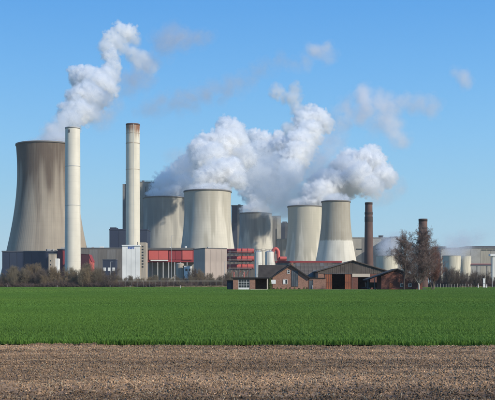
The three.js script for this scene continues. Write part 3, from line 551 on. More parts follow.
{ // barns
  const D = 288, g = thing('barn', 'wide barn with grey sheet gable and orange-brown doors', 'barn', [X(353, D), 0, -D]);
  const x = (px) => X(px, D) - X(353, D), y = (py) => Y(py, D), L = x(318), R = x(388), hb = y(273.6), he = y(271), ha = y(260.8);
  const top = (u) => u < 0 ? he + (ha - he) * (1 - u / L) : he + (ha - he) * (1 - u / R);
  corrugated(R - L, hb, 34, (u) => top(u + (R + L) / 2) - 0.1, M.sheet, 'cladding_sheet', g, [(R + L) / 2, 0, 0.05]);
  part('roof', prism([[L - 0.5, he - 0.3], [0, ha - 0.05], [0, ha + 0.22], [L - 0.5, he + 0.02]], 26, 0.6), M.sheetRoof, g);
  part('roof', prism([[R + 0.5, he - 0.3], [R + 0.5, he + 0.02], [0, ha + 0.22], [0, ha - 0.05]], 26, 0.6), M.sheetRoof, g);
  part('back_wall', prism([[L + 0.2, 0], [R - 0.2, 0], [R - 0.2, he - 0.3], [0, ha - 0.2], [L + 0.2, he - 0.3]], 0.3, -24), M.brickDark, g);
  part('side_wall', box(0.3, he - 0.4, 24, L + 0.2, 0, -12), M.brick, g); part('side_wall', box(0.3, he - 0.4, 24, R - 0.2, 0, -12), M.brick, g);
  part('front_wall', box(x(325.4) - x(318.3), hb, 0.3, x(321.9), 0, -0.16), M.brick, g);
  part('front_wall', box(x(358) - x(351.6), hb - 0.01, 0.3, x(354.8), 0, -0.16), M.brickDark, g);
  part('front_wall', box(x(388) - x(370), hb - 0.01, 0.3, x(379), 0, -0.17), M.brickDark, g);
  part('lintel_panel', box(x(370) - x(352), y(273.7) - y(277), 0.12, x(361), y(277), 0.08), M.plaster, g);
  const d1 = part('sliding_door', box(x(331.8) - x(325.3), hb - 0.15, 0.12, x(328.5), 0.05, 0.12), M.orange, g);
  const d2 = part('sliding_door', box(x(351.5) - x(345), hb - 0.15, 0.12, x(348.3), 0.05, 0.12), M.orange, g);
  for (const [d, c] of [[d1, 328.5], [d2, 348.3]]) { for (let i = -1; i <= 1; i++) part('batten', box(0.1, hb - 0.3, 0.06, x(c) + i * 0.65, 0.1, 0.2), M.brickDark, d); part('door_rail', box(2, 0.14, 0.06, x(c), 2.2, 0.22), M.brickDark, d); }
  part('door_track', box(x(352) - x(325), 0.16, 0.2, x(338.5), hb - 0.16, 0.2), M.steel, g);
  part('drain_pipe', rod([x(352), 0.05, 0.3], [x(352), hb, 0.3], 0.07, 6), M.steel, g);
  const D2 = 300, b = thing('barn', 'long low barn with dark grey roof between farmhouse and sheet gable', 'barn', [X(315, D2), 0, -D2 - 5]);
  const w = X(333, D2) - X(297, D2), hr = Y(263, D2), h2 = Y(277, D2);
  part('wall', box(w, h2, 9), M.brick, b);
  part('roof', prism([[-5.2, h2 - 0.3], [0, hr - 0.2], [5.2, h2 - 0.3], [5.2, h2], [0, hr + 0.12], [-5.2, h2]], w + 0.6, (w + 0.6) / 2).rotateY(Math.PI / 2), M.sheetRoof, b);
  seed(44);
  for (let i = 0; i < 9; i++) for (let j = 0; j < 4; j++) { const L2 = Math.hypot(5.2, hr - h2 + 0.1), a = Math.atan2(hr - h2 + 0.1, 5.2), gg = box(w / 9 - 0.06, 0.05, L2 / 4 + 0.06, 0, 0, 0).rotateX(a); const t = (j + 0.5) / 4; part('roof_sheet', gg, [M.sheetRoof, M.sheet, M.roofGrey][Math.floor(rnd() * 2.4)], b, [-w / 2 + (i + 0.5) * w / 9, hr + 0.13 - t * (hr - h2 + 0.1), t * 5.2]); }
  part('ridge_cap', rod([-w / 2, hr + 0.15, 0], [w / 2, hr + 0.15, 0], 0.16, 6), M.brickDark, b);
  for (let i = 0; i < 3; i++) window_(b, -3 + i * 3, 1.4, 4.52, 1, 0.8, 2, 1);
  // brick outbuilding at the right
  const D3 = 264, c = thing('brick_outbuilding', 'low red brick outbuilding with dark gable roof under the birch', 'building', [X(397, D3), 0, -D3]);
  const u = (px) => X(px, D3) - X(397, D3), v = (py) => Y(py, D3), l = u(367), r = u(424), e = v(279.3), a3 = v(269);
  part('gable_wall', prism([[l + 4.2, 0], [r - 0.4, 0], [r - 0.4, e - 0.2], [0, a3 - 0.25], [l + 4.2, a3 - (a3 - e) * 0.52 - 0.2]], 9, 0), M.brickDark, c);
  part('roof', prism([[l, e - 0.3], [0, a3 - 0.16], [0, a3 + 0.16], [l, e]], 10, 0.6), M.tile, c);
  part('roof', prism([[r + 0.2, e - 0.3], [r + 0.2, e], [0, a3 + 0.16], [0, a3 - 0.16]], 10, 0.6), M.tile, c);
  part('post', box(0.2, e - 0.1, 0.2, l + 0.3, 0, 0.2), M.steel, c); part('post', box(0.2, e + 0.3, 0.2, l + 2.2, 0, 0.2), M.steel, c);
  window_(c, u(402), 0.9, 0.03, 0.8, 0.9, 2, 1); window_(c, u(410), 0.9, 0.03, 0.8, 0.9, 2, 1);
  part('door', box(1, 2, 0.1, u(391), 0, 0.03), M.orange, c);
  const t = thing('farm_trailer', 'dark green farm trailer parked under the lean-to by the barn', 'trailer', [X(372, 275), 0, -275]);
  part('body', prism([[-1.9, 0.8], [1.9, 0.8], [2.05, 2.2], [-2.05, 2.2]], 2.2, 1.1), mat([0.02, 0.045, 0.04], TX.rust, 0.6), t);
  part('chassis', box(3.6, 0.2, 1.2, 0, 0.6), M.steel, t); part('drawbar', rod([-1.8, 0.65, 0], [-3.2, 0.5, 0], 0.07), M.steel, t);
  for (const sx of [-0.9, 0.9]) for (const sz of [-1, 1]) { const wl = part('wheel', new THREE.TorusGeometry(0.3, 0.14, 8, 18).translate(sx, 0.44, sz * 1.0), M.dark, t); part('rim', new THREE.CylinderGeometry(0.24, 0.24, 0.1, 14).rotateX(1.57).translate(sx, 0.44, sz), M.steelPale, wl); }
}

// ------------------------------------------------------------------ bare trees and shrubs
function tree(opt) {
  const limbs = { pos: [], nor: [] }, twigs = { pos: [], nor: [] };
  const V = (x, y, z) => new THREE.Vector3(x, y, z), up = V(0, 1, 0);
  function seg(out, a, b, ra, rb, n) {
    const d = b.clone().sub(a).normalize(), s = Math.abs(d.y) > 0.9 ? V(1, 0, 0) : up, u = d.clone().cross(s).normalize(), w = d.clone().cross(u);
    for (let i = 0; i < n; i++) {
      const t0 = i / n * 6.2832, t1 = (i + 1) / n * 6.2832, n0 = u.clone().multiplyScalar(Math.cos(t0)).addScaledVector(w, Math.sin(t0)), n1 = u.clone().multiplyScalar(Math.cos(t1)).addScaledVector(w, Math.sin(t1));
      const p = [a.clone().addScaledVector(n0, ra), a.clone().addScaledVector(n1, ra), b.clone().addScaledVector(n1, rb), b.clone().addScaledVector(n0, rb)];
      for (const k of [0, 1, 2, 0, 2, 3]) { out.pos.push(p[k].x, p[k].y, p[k].z); const m = k === 0 || k === 3 ? n0 : n1; out.nor.push(m.x, m.y, m.z); }
    }
  }
  function grow(a, dir, len, rad, level) {
    const nSeg = level === 0 ? 7 : level < 3 ? 4 : 2, last = level >= opt.levels;
    let p = a.clone(), d = dir.clone();
    for (let i = 0; i < nSeg; i++) {
      const f0 = 1 - i / nSeg * 0.75, f1 = 1 - (i + 1) / nSeg * 0.75;
      d.add(V(gauss(), gauss() * 0.6, gauss()).multiplyScalar(opt.wander * (level ? 1 : 0.35))).addScaledVector(up, level >= opt.droopFrom ? -opt.droop : opt.rise).normalize();
      const q = p.clone().addScaledVector(d, len / nSeg);
      seg(level < 2 ? limbs : twigs, p, q, rad * f0, rad * f1, level === 0 ? 9 : level === 1 ? 6 : 3);
      if (!last && (level || (i + 1) / nSeg > opt.clear)) {
        const kids = level === 0 ? opt.kids[0] : opt.kids[Math.min(level, opt.kids.length - 1)];
        for (let k = 0; k < kids; k++) {
          const az = rnd() * 6.2832, s = Math.abs(d.y) > 0.95 ? V(1, 0, 0) : up, u = d.clone().cross(s).normalize(), w = d.clone().cross(u), sp = rr(0.5, 0.95) * opt.spread;
          const cd = d.clone().multiplyScalar(Math.cos(sp)).addScaledVector(u, Math.cos(az) * Math.sin(sp)).addScaledVector(w, Math.sin(az) * Math.sin(sp));
          const shape = level === 0 ? opt.shape((i + 1) / nSeg) : 1;
          grow(p.clone().lerp(q, rr(0.3, 1)), cd, len * opt.ratio * rr(0.7, 1.15) * shape, Math.max(opt.twig, rad * f1 * 0.5), level + 1);
        }
      }
      p = q;
    }
  }
  for (let s = 0; s < (opt.stems ?? 1); s++) {
    const a = rnd() * 6.28, o = (opt.stems ?? 1) > 1 ? rr(0.1, 0.5) * opt.base : 0, l = opt.lean ?? 0;
    grow(V(Math.cos(a) * o, 0, Math.sin(a) * o), V(Math.cos(a) * l, 1, Math.sin(a) * l).normalize(), opt.height * rr(0.75, 1), opt.rad * rr(0.7, 1), 0);
  }
  return [limbs, twigs].map((s) => { const g = new THREE.BufferGeometry(); g.setAttribute('position', new THREE.Float32BufferAttribute(s.pos, 3)); g.setAttribute('normal', new THREE.Float32BufferAttribute(s.nor, 3)); return g; });
}
const BARK = { olive: mat([0.175, 0.145, 0.098], null, 1), brown: mat([0.125, 0.098, 0.078], null, 1), dark: mat([0.06, 0.05, 0.045], null, 1), red: mat([0.22, 0.105, 0.08], null, 1), birch: mat([0.46, 0.43, 0.38], TX.rust, 0.9), twigBirch: mat([0.2, 0.145, 0.125], null, 1), ochre: mat([0.22, 0.165, 0.1], null, 1) };
{
  seed(301);
  const plant = (name, label, px, D, pair, mats, scale = 1, category = 'tree') => {
    const t = thing(name, label, category, [X(px, D), 0, -D], rr(0, 6));
    part('trunk', pair[0], mats[0], t); part('crown', pair[1], mats[1], t); t.scale.setScalar(scale); return t;
  };
  const birch = tree({ height: 16.5, rad: 0.3, levels: 4, kids: [7, 3, 3, 3], ratio: 0.46, spread: 1.0, wander: 0.16, rise: 0.07, droopFrom: 3, droop: 0.22, twig: 0.016, clear: 0.12, shape: (f) => 1.15 - 0.72 * f });
  plant('birch_tree', 'tall bare birch with pale trunk in front of the brown chimney', 419, 254, birch, [BARK.birch, BARK.twigBirch]);
  const side = tree({ height: 14.6, rad: 0.26, levels: 4, kids: [6, 3, 3, 2], ratio: 0.44, spread: 1.0, wander: 0.18, rise: 0.06, droopFrom: 3, droop: 0.18, twig: 0.018, clear: 0.2, shape: (f) => 1.1 - 0.65 * f });
  plant('bare_tree', 'dark-trunked bare tree left of the birch', 404, 250, side, [BARK.dark, BARK.twigBirch]);
  const redTree = tree({ height: 12.5, rad: 0.2, stems: 3, base: 1.5, lean: 0.25, levels: 4, kids: [4, 3, 2, 2], ratio: 0.4, spread: 0.85, wander: 0.16, rise: 0.1, droopFrom: 9, droop: 0, twig: 0.02, clear: 0.15, shape: (f) => 1.1 - 0.5 * f });
  plant('bare_tree', 'reddish bare many-stemmed tree right of the birch', 433, 260, redTree, [BARK.brown, BARK.red], 0.88);
  // shrubs at the far side of the field, five kinds
  const kinds = [0, 1, 2, 3].map((k) => tree({ height: 8.5 + k * 0.7, rad: 0.16, stems: 4, base: 3.2, lean: 0.38, levels: 3, kids: [4, 3, 2], ratio: 0.44, spread: 0.95, wander: 0.2, rise: 0.12, droopFrom: 9, droop: 0, twig: 0.017, clear: 0.05, shape: (f) => 1.15 - 0.5 * f }));
  const tones = [BARK.olive, BARK.brown, BARK.ochre, BARK.olive];
  const profile = (px) => px < 6 ? 268 : px < 45 ? 258 + 5 * Math.abs((px - 25) / 25) : px < 62 ? 264 : px < 112 ? 258 + 6 * Math.abs((px - 84) / 28) : px < 122 ? 268 : px < 150 ? 270 : px < 186 ? 271 : px < 206 ? 266 : px < 232 ? 270 : 272;
  let n = 0;
  for (let row = 0; row < 2; row++) for (let px = -6; px < 233; px += row ? 5.2 : 6.4) {
    const q = px + rr(-1.6, 1.6), D = 484 + row * 16 + rr(-5, 5), top = profile(q) + 2.5 + rr(-3, 8) + (row ? 0 : 5), h = Y(top, D), k = Math.floor(rnd() * 4);
    const left = q < 62, mid = q < 122;
    plant('bare_shrub', left ? 'bare olive-brown shrub in the thicket below the navy hall' : mid ? 'bare olive-brown shrub in the thicket between first chimney and white building' : q < 192 ? 'bare brown shrub in the low thicket before the red gallery' : 'bare brown shrub in the low thicket before the beige block', q, D, kinds[k], [BARK.brown, tones[Math.floor(rnd() * 4)]], Math.max(0.45, h / (10.6 + k * 0.8)), 'shrub')
      .userData.group = left ? 'shrubs below the navy hall' : mid ? 'shrubs between chimney and white building' : q < 192 ? 'shrubs before the red gallery' : 'shrubs before the beige block';
    n++;
  }
  for (const [px, D, s, label] of [[391, 400, 0.8, 'bare olive shrub behind the brick outbuilding roof'], [386, 380, 0.66, 'small bare shrub over the right slope of the barn'], [334, 420, 0.92, 'thin bare shrub showing over the barn ridge'], [342, 430, 0.98, 'bare shrub poking above the sheet gable']]) plant('bare_shrub', label, px, D, kinds[n++ % 4], [BARK.brown, BARK.olive], s, 'shrub');
  for (let i = 0; i < 15; i++) { const px = 440 + i * 4.1 + rr(-1, 1), D = rr(440, 470); const t = plant('bare_shrub', 'dark bare shrub in the hedge before the squat cooling cells', px, D, kinds[i % 4], [BARK.dark, BARK.brown], rr(0.6, 0.95) * (px > 475 ? 0.75 : 1), 'shrub'); t.userData.group = 'shrubs before the cooling cells'; }
  // thicket floor: brambles and dry grass
  const bramble = tree({ height: 1.6, rad: 0.05, stems: 14, base: 2.6, lean: 0.9, levels: 1, kids: [2, 1], ratio: 0.5, spread: 1, wander: 0.35, rise: -0.02, droopFrom: 9, droop: 0, twig: 0.025, clear: 0.1, shape: () => 1 });
  const list = [], dry = [];
  for (let i = 0; i < 1500; i++) { const px = i % 4 ? rr(-10, 234) : rr(430, 505), far = i % 4 ? 478 : farEdge(X(470, 400)) - 2, D = far + rr(0, 34), k = rr(0.6, 1.25); list.push([X(px, D), -0.05, -D, [0, rr(0, 6), 0], [rr(1, 1.7), rr(1, 2.4), rr(1, 1.7)], [0.105 * k, 0.072 * k, 0.062 * k]]); }
  scatter('undergrowth', 'dark brown bramble undergrowth along the far field edge', 'undergrowth', merged(bramble.map((g) => { g.setAttribute('uv', new THREE.Float32BufferAttribute(new Float32Array(g.attributes.position.count * 2), 2)); return g; })), mat([1, 1, 1], null, 1), list);
  for (let i = 0; i < 2400; i++) { const px = i % 4 ? rr(-10, 234) : rr(430, 505), x0 = X(px, 470), D = farEdge(x0) + rr(-2, 8), k = rr(0.6, 1.2); dry.push([X(px, D), -0.02, -D, [0, rr(0, 6), 0], [1, rr(2, 4.5), 1], [0.3 * k, 0.24 * k, 0.13 * k]]); }
  scatter('dry_grass', 'pale dry grass strip at the far edge of the green field', 'grass', bladePatch(1.6, 120, 0.12, 0.25, 0.05, 6), mat([1, 1, 1], null, 1, { side: THREE.DoubleSide }), dry);
  // garden: conifer hedge and small plants before the house
  const leafy = (r, h, n, w) => { const pos = []; for (let i = 0; i < n; i++) { const v = rnd(), rad = r * Math.pow(1 - v, 0.55) * (0.8 + 0.3 * rnd()), a = rnd() * 6.28, p = V3(Math.cos(a) * rad, v * h, Math.sin(a) * rad), e = V3(gauss(), gauss() + 0.6, gauss()).normalize().multiplyScalar(w * 2), f = V3(gauss(), gauss(), gauss()).normalize().multiplyScalar(w); pos.push(p.x, p.y, p.z, p.x + f.x, p.y + f.y, p.z + f.z, p.x + e.x, p.y + e.y, p.z + e.z); } const g = new THREE.BufferGeometry(); g.setAttribute('position', new THREE.Float32BufferAttribute(pos, 3)); g.computeVertexNormals(); return g; };
  const V3 = (x, y, z) => new THREE.Vector3(x, y, z);
  const green = mat([0.1, 0.13, 0.03], null, 0.9, { side: THREE.DoubleSide }), deep = mat([0.05, 0.075, 0.025], null, 0.9, { side: THREE.DoubleSide });
  const con = thing('conifer_bush', 'upright yellow-green conifer between carport and farmhouse', 'bush', [X(270, 266), 0, -266]);
  part('trunk', cyl(0.1, 0.05, 2.4, 6), BARK.dark, con); part('crown', leafy(0.62, 3.4, 2600, 0.09), green, con);
  for (let i = 0; i < 9; i++) { const px = [274, 277.5, 281, 286, 290, 294.5, 299, 304, 307][i], s = thing('garden_shrub', `${['first', 'second', 'third', 'fourth', 'fifth', 'sixth', 'seventh', 'eighth', 'last'][i]} small green shrub along the farmhouse wall, counted from the carport`, 'shrub', [X(px, 269), 0, -269], 0, 'row of small shrubs along the farmhouse'); part('stem', cyl(0.05, 0.03, 0.3, 5), BARK.dark, s); part('crown', leafy(rr(0.35, 0.5), rr(0.5, 0.75), 500, 0.06), i % 2 ? green : deep, s); }
}
{ // fences, rail, stakes
  const D = 396, f = thing('field_fence', 'low fence of pale posts and wires right of the birch', 'fence', [X(453, D), 0, -D]);
  const x = (px) => X(px, D) - X(453, D);
  for (let i = 0; i < 14; i++) part('post', box(0.16, 1.6 + (i % 3) * 0.12, 0.16, x(435 + i * 2.8), 0, 0), i % 2 ? M.concrete : M.plaster, f);
  for (const h of [0.5, 1.0, 1.5]) part('wire', rod([x(435), h, 0.1], [x(471.5), h, 0.1], 0.03, 4), M.steel, f);
  const m = thing('marker_pillar', 'white upright marker pillar at the field edge on the right', 'pillar', [X(484.3, 392), 0, -392]);
  part('base', box(1.2, 0.3, 0.7), M.concrete, m); part('panel', box(0.95, 3.6, 0.3, 0, 0.3), M.white, m); part('cap', box(1.1, 0.25, 0.4, 0, 3.9), M.frame, m); part('band', box(0.97, 0.4, 0.34, 0, 1.7, 0), M.steelPale, m);
  const m2 = thing('marker_post', 'short white post beside the marker pillar', 'post', [X(486.8, 390), 0, -390]); part('post', box(0.4, 1.7, 0.3), M.white, m2); part('reflector', box(0.3, 0.3, 0.03, 0, 1.2, 0.17), M.redDark, m2);
  const m3 = thing('marker_post', 'short white post left of the marker pillar', 'post', [X(478.4, 392), 0, -392]); part('post', box(0.4, 1.8, 0.3), M.white, m3); part('reflector', box(0.3, 0.3, 0.03, 0, 1.3, 0.17), M.redDark, m3);
  const w = thing('low_wall', 'pale low concrete wall behind the hedge on the right', 'wall', [X(466, 480), 0, -480]); part('wall', box(X(482, 480) - X(450, 480), Y(276.5, 480), 0.4), M.plaster, w); part('coping', box(X(482, 480) - X(450, 480) + 0.2, 0.2, 0.6, 0, Y(276.5, 480)), M.concrete, w);
  const r = thing('guard_rail', 'long pale guard rail in front of the red gallery thicket', 'guard rail', [X(170, 472), 0, -474]);
  part('rail', box(X(226, 472) - X(120, 472), 0.2, 0.1, 0, 3.2, 0), M.concrete, r);
  for (let i = 0; i < 18; i++) part('post', box(0.1, 3.3, 0.1, -27 + i * 3.2, 0, -0.13), M.concreteDark, r);
  [[7, 468], [57, 450], [130, 455], [180.5, 330], [110, 445]].forEach(([px, d], i) => { const s = thing('field_stake', ['white stake at the far left edge of the green field', 'white stake in the crop below the first chimney', 'white stake in the crop below the white building', 'white stake standing in the crop before the red gallery', 'white stake in the crop left of the white building'][i], 'stake', [X(px, d), 0, -d]); part('pole', cyl(0.06, 0.05, 1.2, 6), M.white, s); part('cap', cyl(0.08, 0.07, 0.14, 6, 0, 1.2), M.redDark, s); });
  // light poles in the works
  [[171.5, 520, 236, 'tall thin light pole before the red gallery'], [110.5, 520, 262, 'thin light pole before the small blue shed'], [224.5, 520, 262, 'thin light pole beside the beige block']].forEach(([px, d, top, label]) => { const s = thing('light_pole', label, 'pole', [X(px, d), 0, -d]); part('pole', cyl(0.17, 0.09, Y(top, d), 7), M.steelPale, s); part('lamp_head', box(1.5, 0.16, 0.35, 0.6, Y(top, d)), M.steelPale, s); });
}

// ------------------------------------------------------------------ steam: countless fine flakes of mist filling real volumes
function puffGeometry(radius, flakes, size) {
  const pos = [];
  for (let i = 0; i < flakes; i++) {
    let p; do { p = new THREE.Vector3(rr(-1, 1), rr(-1, 1), rr(-1, 1)); } while (p.length() > 1);
    p.multiplyScalar(radius);
    const a = new THREE.Vector3(gauss(), gauss(), gauss()).normalize(), b = new THREE.Vector3(gauss(), gauss(), gauss()).cross(a).normalize(), s = size * rr(0.7, 1.3);
    pos.push(p.x - a.x * s * 0.5, p.y - a.y * s * 0.5, p.z - a.z * s * 0.5, p.x + a.x * s * 0.5, p.y + a.y * s * 0.5, p.z + a.z * s * 0.5, p.x + b.x * s * 0.87, p.y + b.y * s * 0.87, p.z + b.z * s * 0.87);
  }
  const g = new THREE.BufferGeometry(); g.setAttribute('position', new THREE.Float32BufferAttribute(pos, 3)); g.computeVertexNormals(); return g;
}
const mist = (c) => new THREE.MeshPhysicalMaterial({ color: new THREE.Color().setRGB(...c), roughness: 1, transmission: 0.9, specularIntensity: 0, side: THREE.DoubleSide });
const STEAM = mist([0.995, 0.995, 0.995]), VAPOUR = mist([0.86, 0.85, 0.87]);  // VAPOUR is greyed: shade on the old steam put into its colour
seed(77);
const densePuff = puffGeometry(2.5, 300, 0.26), thinPuff = puffGeometry(5.5, 2600, 0.076), softPuff = puffGeometry(4.2, 1500, 0.115);
// lumps: [px, py, radius in px, distance, optical depth, vertical squash]
function steam(label, lumps, material, thin = false, rough = 1, base = null) {          // the wind carries the steam away from the camera as it climbs
  const list = [], perPuff = (thin === 2 ? 1500 * 0.115 * 0.115 : thin ? 2600 * 0.076 * 0.076 : 300 * 0.26 * 0.26) * 0.43 * 0.55, foot = base ?? Math.max(...lumps.map((l) => l[1]));
  if (!thin) {                                             // torn, half-clear lumps are finer and softer than the dense body
    const loose = lumps.filter((l) => l[4] < 2);
    if (loose.length) steam(label.replace(/^\S+/, 'thin torn edges of the'), loose, material, 2, 1, foot);
    lumps = lumps.filter((l) => l[4] >= 2);
  }
  for (const [px, py, rp, D0, tau, sq = 1] of lumps) {
    const D = D0 + (thin === true ? 0 : 3.4 * Math.max(0, foot - 4 - py));
    const r = (thin ? rp : rp * 1.07) * D / FOCAL, cx = X(px, D), cy = Y(py, D), want = Math.round((thin ? 1 : 0.78) * tau * Math.PI * r * r * sq / perPuff);
    let made = 0, tries = 0;
    while (made < want && tries++ < want * 12) {
      let x, y, z; do { x = rr(-1.35, 1.35); y = rr(-1.35, 1.35); z = rr(-1.35, 1.35); } while (x * x + y * y + z * z > 1.82);
      const d = Math.sqrt(x * x + y * y + z * z), wx = cx + x * r, wy = cy + y * r * sq, wz = -D + z * r;
      const f = 1.9 / r, b1 = 1 - Math.abs(2 * vnoise(wx * f, wy * f, wz * f) - 1), b2 = 1 - Math.abs(2 * vnoise(wx * f * 2.3, wy * f * 2.3, wz * f * 2.3 + 9) - 1), b3 = 1 - Math.abs(2 * vnoise(wx * 0.13, wy * 0.13, wz * 0.13 + 5) - 1);
      const edge = 0.62 + rough * (0.48 * (b1 - 0.5) + 0.28 * (b2 - 0.5) + 0.2 * (b3 - 0.5));
      const soft = thin === 2 ? 0.22 : thin ? 0.42 : 0.1;
      if (rnd() > sstep(edge + soft, edge - soft * 0.6, d)) continue;
      if (thin === true && rnd() > sstep(0.3, 0.75, 0.5 * b1 + 0.3 * b2 + 0.2 * b3)) continue;
      list.push([wx, wy, wz, [rr(0, 6.28), rr(0, 6.28), rr(0, 6.28)], thin === true ? rr(0.7, 1.3) : rr(0.75, 1.15)]); made++;
    }
  }
  return scatter('steam_cloud', label, 'steam', thin === 2 ? softPuff : thin ? thinPuff : densePuff, material, list);
}
const A = 900, B = 960;
steam('white steam plume rising from the huge cooling tower on the left', [
  [33, 144, 9, A, 0.9, 0.4], [44, 142, 11, A, 1.3, 0.5], [56, 140, 12, A, 1.7, 0.7], [67, 139, 10, A, 1.4, 0.7], [50, 133, 9, A, 1.2], [60, 129, 12, A, 1.8], [70, 122, 14, A + 5, 3], [66, 112, 10, A, 2.5], [78, 112, 15, A, 4], [90, 112, 12, A + 8, 1.6], [76, 98, 11, A - 4, 4], [88, 98, 17, A, 5], [100, 100, 12, A + 6, 2.4],
  [78, 76, 11, A - 4, 5], [88, 80, 15, A, 6], [96, 86, 15, A, 5], [106, 88, 13, A + 4, 3.4], [108, 76, 12, A, 3.6], [112, 66, 9, A, 2.6], [111, 57, 9, A, 2.6], [108, 50, 8, A, 2.2], [104, 46, 7, A, 1.6], [112, 40, 11, A, 2.6], [121, 33, 12, A, 3.2], [130, 32, 9, A, 2.4], [136, 40, 6, A, 1.2], [122, 46, 9, A, 1.4], [132, 54, 8, A, 1.8], [143, 58, 9, A, 1.8], [150, 68, 8, A, 1.0], [139, 64, 7, A, 1.2]], STEAM);
steam('grey-white steam bank over the dull grey cooling tower', [
  [158, 195, 14, 1120, 2, 0.5], [172, 193, 14, 1120, 2.2, 0.6], [163, 185, 13, 1120, 3], [175, 179, 16, 1120, 3.6], [188, 171, 17, 1120, 4], [184, 187, 14, 1120, 3.4], [198, 164, 17, 1120, 4]], STEAM);
steam('tall bright steam plume over the broad pale cooling tower', [
  [200, 190, 12, 950, 2.4, 0.6], [212, 189, 13, 950, 3, 0.6], [223, 189, 9, 950, 2.2, 0.7], [204, 180, 13, 952, 4], [218, 175, 18, 945, 6], [231, 172, 15, 945, 6], [238, 180, 10, 950, 3], [203, 155, 16, B, 5], [212, 162, 20, B, 6], [198, 150, 11, B, 4.5], [206, 145, 12, B, 5], [222, 146, 17, B, 6], [230, 134, 15, B - 6, 6], [236, 142, 14, B, 5], [226, 126, 10, B - 6, 5], [238, 130, 8, B, 4], [245, 158, 14, B + 15, 3]], STEAM);
steam('large billowing steam mass over the small distant cooling tower', [
  [248, 210, 9, 1345, 2, 0.6], [258, 208, 11, 1345, 3, 0.7], [266, 211, 7, 1345, 1.6, 0.6], [256, 200, 11, 1340, 3.4], [262, 194, 12, 1325, 3], [248, 188, 13, 1310, 2.6], [262, 180, 14, 1290, 3.2], [275, 190, 14, 1310, 2.2], [282, 178, 15, 1290, 2.6], [270, 168, 14, 1260, 4], [252, 172, 14, 1290, 2.6], [285, 165, 16, 1230, 6], [296, 158, 17, 1210, 6.5], [292, 172, 13, 1220, 5], [300, 146, 17, 1200, 6.5], [309, 134, 15, 1190, 6], [304, 122, 13, 1190, 5], [318, 120, 13, 1190, 5], [326, 125, 9, 1190, 3.5], [311, 112, 9, 1195, 3], [284, 148, 13, 1210, 5], [272, 152, 12, 1230, 5], [262, 143, 12, 1230, 5.5], [254, 137, 9, 1230, 5], [258, 152, 12, 1230, 4.5], [279, 139, 9, 1220, 4], [289, 130, 8, 1210, 1.8], [298, 110, 8, 1200, 1.4], [294, 98, 9, 1200, 1.2], [295, 88, 7, 1200, 0.9], [277, 92, 9, 1200, 1.1], [286, 98, 7, 1200, 0.6]], STEAM);
steam('white steam plume over the two cooling towers behind the farm', [
  [296, 204, 9, 1130, 1.8, 0.5], [306, 203, 11, 1130, 2.2, 0.6], [316, 203, 9, 1130, 2, 0.7], [310, 194, 12, 1125, 3], [322, 194, 14, 1115, 4.5], [330, 184, 16, 1100, 6], [318, 183, 11, 1110, 4], [338, 199, 12, 1010, 2.2, 0.5], [330, 199, 9, 1010, 1.8, 0.6], [344, 186, 16, 1120, 5.5], [346, 172, 17, 1085, 6], [360, 178, 17, 1080, 5.5], [360, 163, 15, 1080, 6], [371, 155, 11, 1080, 5], [376, 165, 13, 1080, 5], [383, 177, 13, 1080, 4], [372, 187, 12, 1080, 3], [390, 178, 9, 1080, 2.4], [348, 157, 9, 1080, 4.5], [338, 170, 10, 1085, 4]], STEAM);
steam('thin drifting vapour between the steaming towers', [
  [270, 178, 28, 1250, 0.9], [245, 165, 24, 1230, 1.0], [300, 188, 22, 1230, 1.1], [318, 168, 17, 1200, 0.9], [330, 150, 18, 1180, 0.6], [290, 205, 14, 1260, 0.9], [272, 200, 18, 1290, 0.8], [285, 206, 14, 1290, 0.8], [335, 135, 13, 1150, 0.25], [180, 165, 16, 1030, 0.3], [108, 108, 16, 930, 0.35], [104, 120, 12, 930, 0.3], [392, 188, 14, 1100, 0.4], [378, 196, 12, 1100, 0.35], [60, 138, 16, 915, 0.3, 0.6]], STEAM, true);
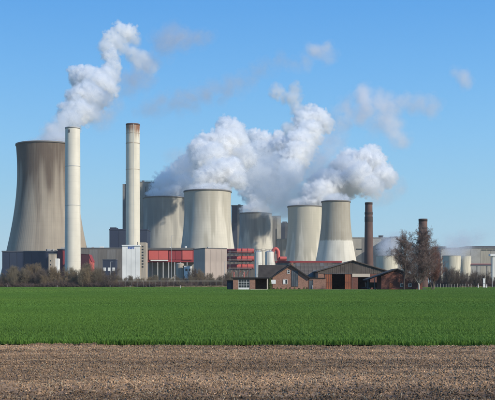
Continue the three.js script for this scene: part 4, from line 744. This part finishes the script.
steam('faint torn vapour wisps in the sky above the steam', [
  [318, 51, 7, 1100, 1.1, 0.8], [326, 47, 6, 1100, 0.9, 0.8], [330, 57, 9, 1100, 0.5, 0.7], [311, 50, 5, 1100, 0.9], [300, 64, 14, 1100, 0.25, 0.6], [364, 96, 8, 1100, 1.5, 1.4], [366, 110, 8, 1100, 1.2, 1.2], [360, 120, 7, 1100, 0.7], [343, 118, 13, 1100, 0.6], [350, 105, 10, 1100, 0.4], [388, 108, 14, 1100, 0.9], [393, 126, 10, 1100, 1.0, 1.3], [401, 140, 10, 1100, 0.8, 0.8], [412, 103, 14, 1100, 0.7, 0.6], [430, 106, 13, 1100, 0.55, 0.8], [378, 124, 12, 1100, 0.4], [462, 77, 8, 1100, 0.9, 0.7], [467, 84, 6, 1100, 0.6], [455, 73, 6, 1100, 0.4, 0.6], [380, 100, 11, 1100, 0.6]], mist([0.97, 0.96, 0.97]), true);
steam('faint grey vapour trail drifting above the chimneys', [
  [148, 110, 16, 1000, 0.3, 0.5], [172, 103, 20, 1000, 0.4, 0.5], [195, 98, 21, 1000, 0.42, 0.5], [218, 91, 21, 1000, 0.4, 0.5], [240, 82, 18, 1000, 0.32, 0.5], [258, 70, 16, 1000, 0.25, 0.5], [280, 62, 16, 1000, 0.22, 0.5], [172, 34, 12, 1000, 0.7, 0.8], [186, 40, 14, 1000, 0.6, 0.7], [166, 48, 11, 1000, 0.5], [204, 38, 11, 1000, 0.4, 0.6], [158, 40, 9, 1000, 0.3], [142, 76, 13, 1000, 0.45], [128, 82, 13, 1000, 0.5], [152, 62, 9, 1000, 0.4]], VAPOUR, true);
steam('bluish low steam over the squat cooling cells on the right', [
  [452, 252, 10, 705, 0.8, 0.6], [462, 247, 10, 712, 0.7], [470, 242, 9, 712, 0.35], [448, 246, 9, 705, 0.4], [478, 237, 8, 712, 0.25, 0.7], [486, 234, 7, 712, 0.2, 0.6], [458, 238, 9, 712, 0.2], [387, 251, 9, 800, 0.9, 0.7], [391, 244, 9, 800, 0.8], [396, 237, 8, 800, 0.35], [382, 246, 8, 800, 0.4]], mist([0.92, 0.93, 0.96]), true);

renderer.render(scene, camera);
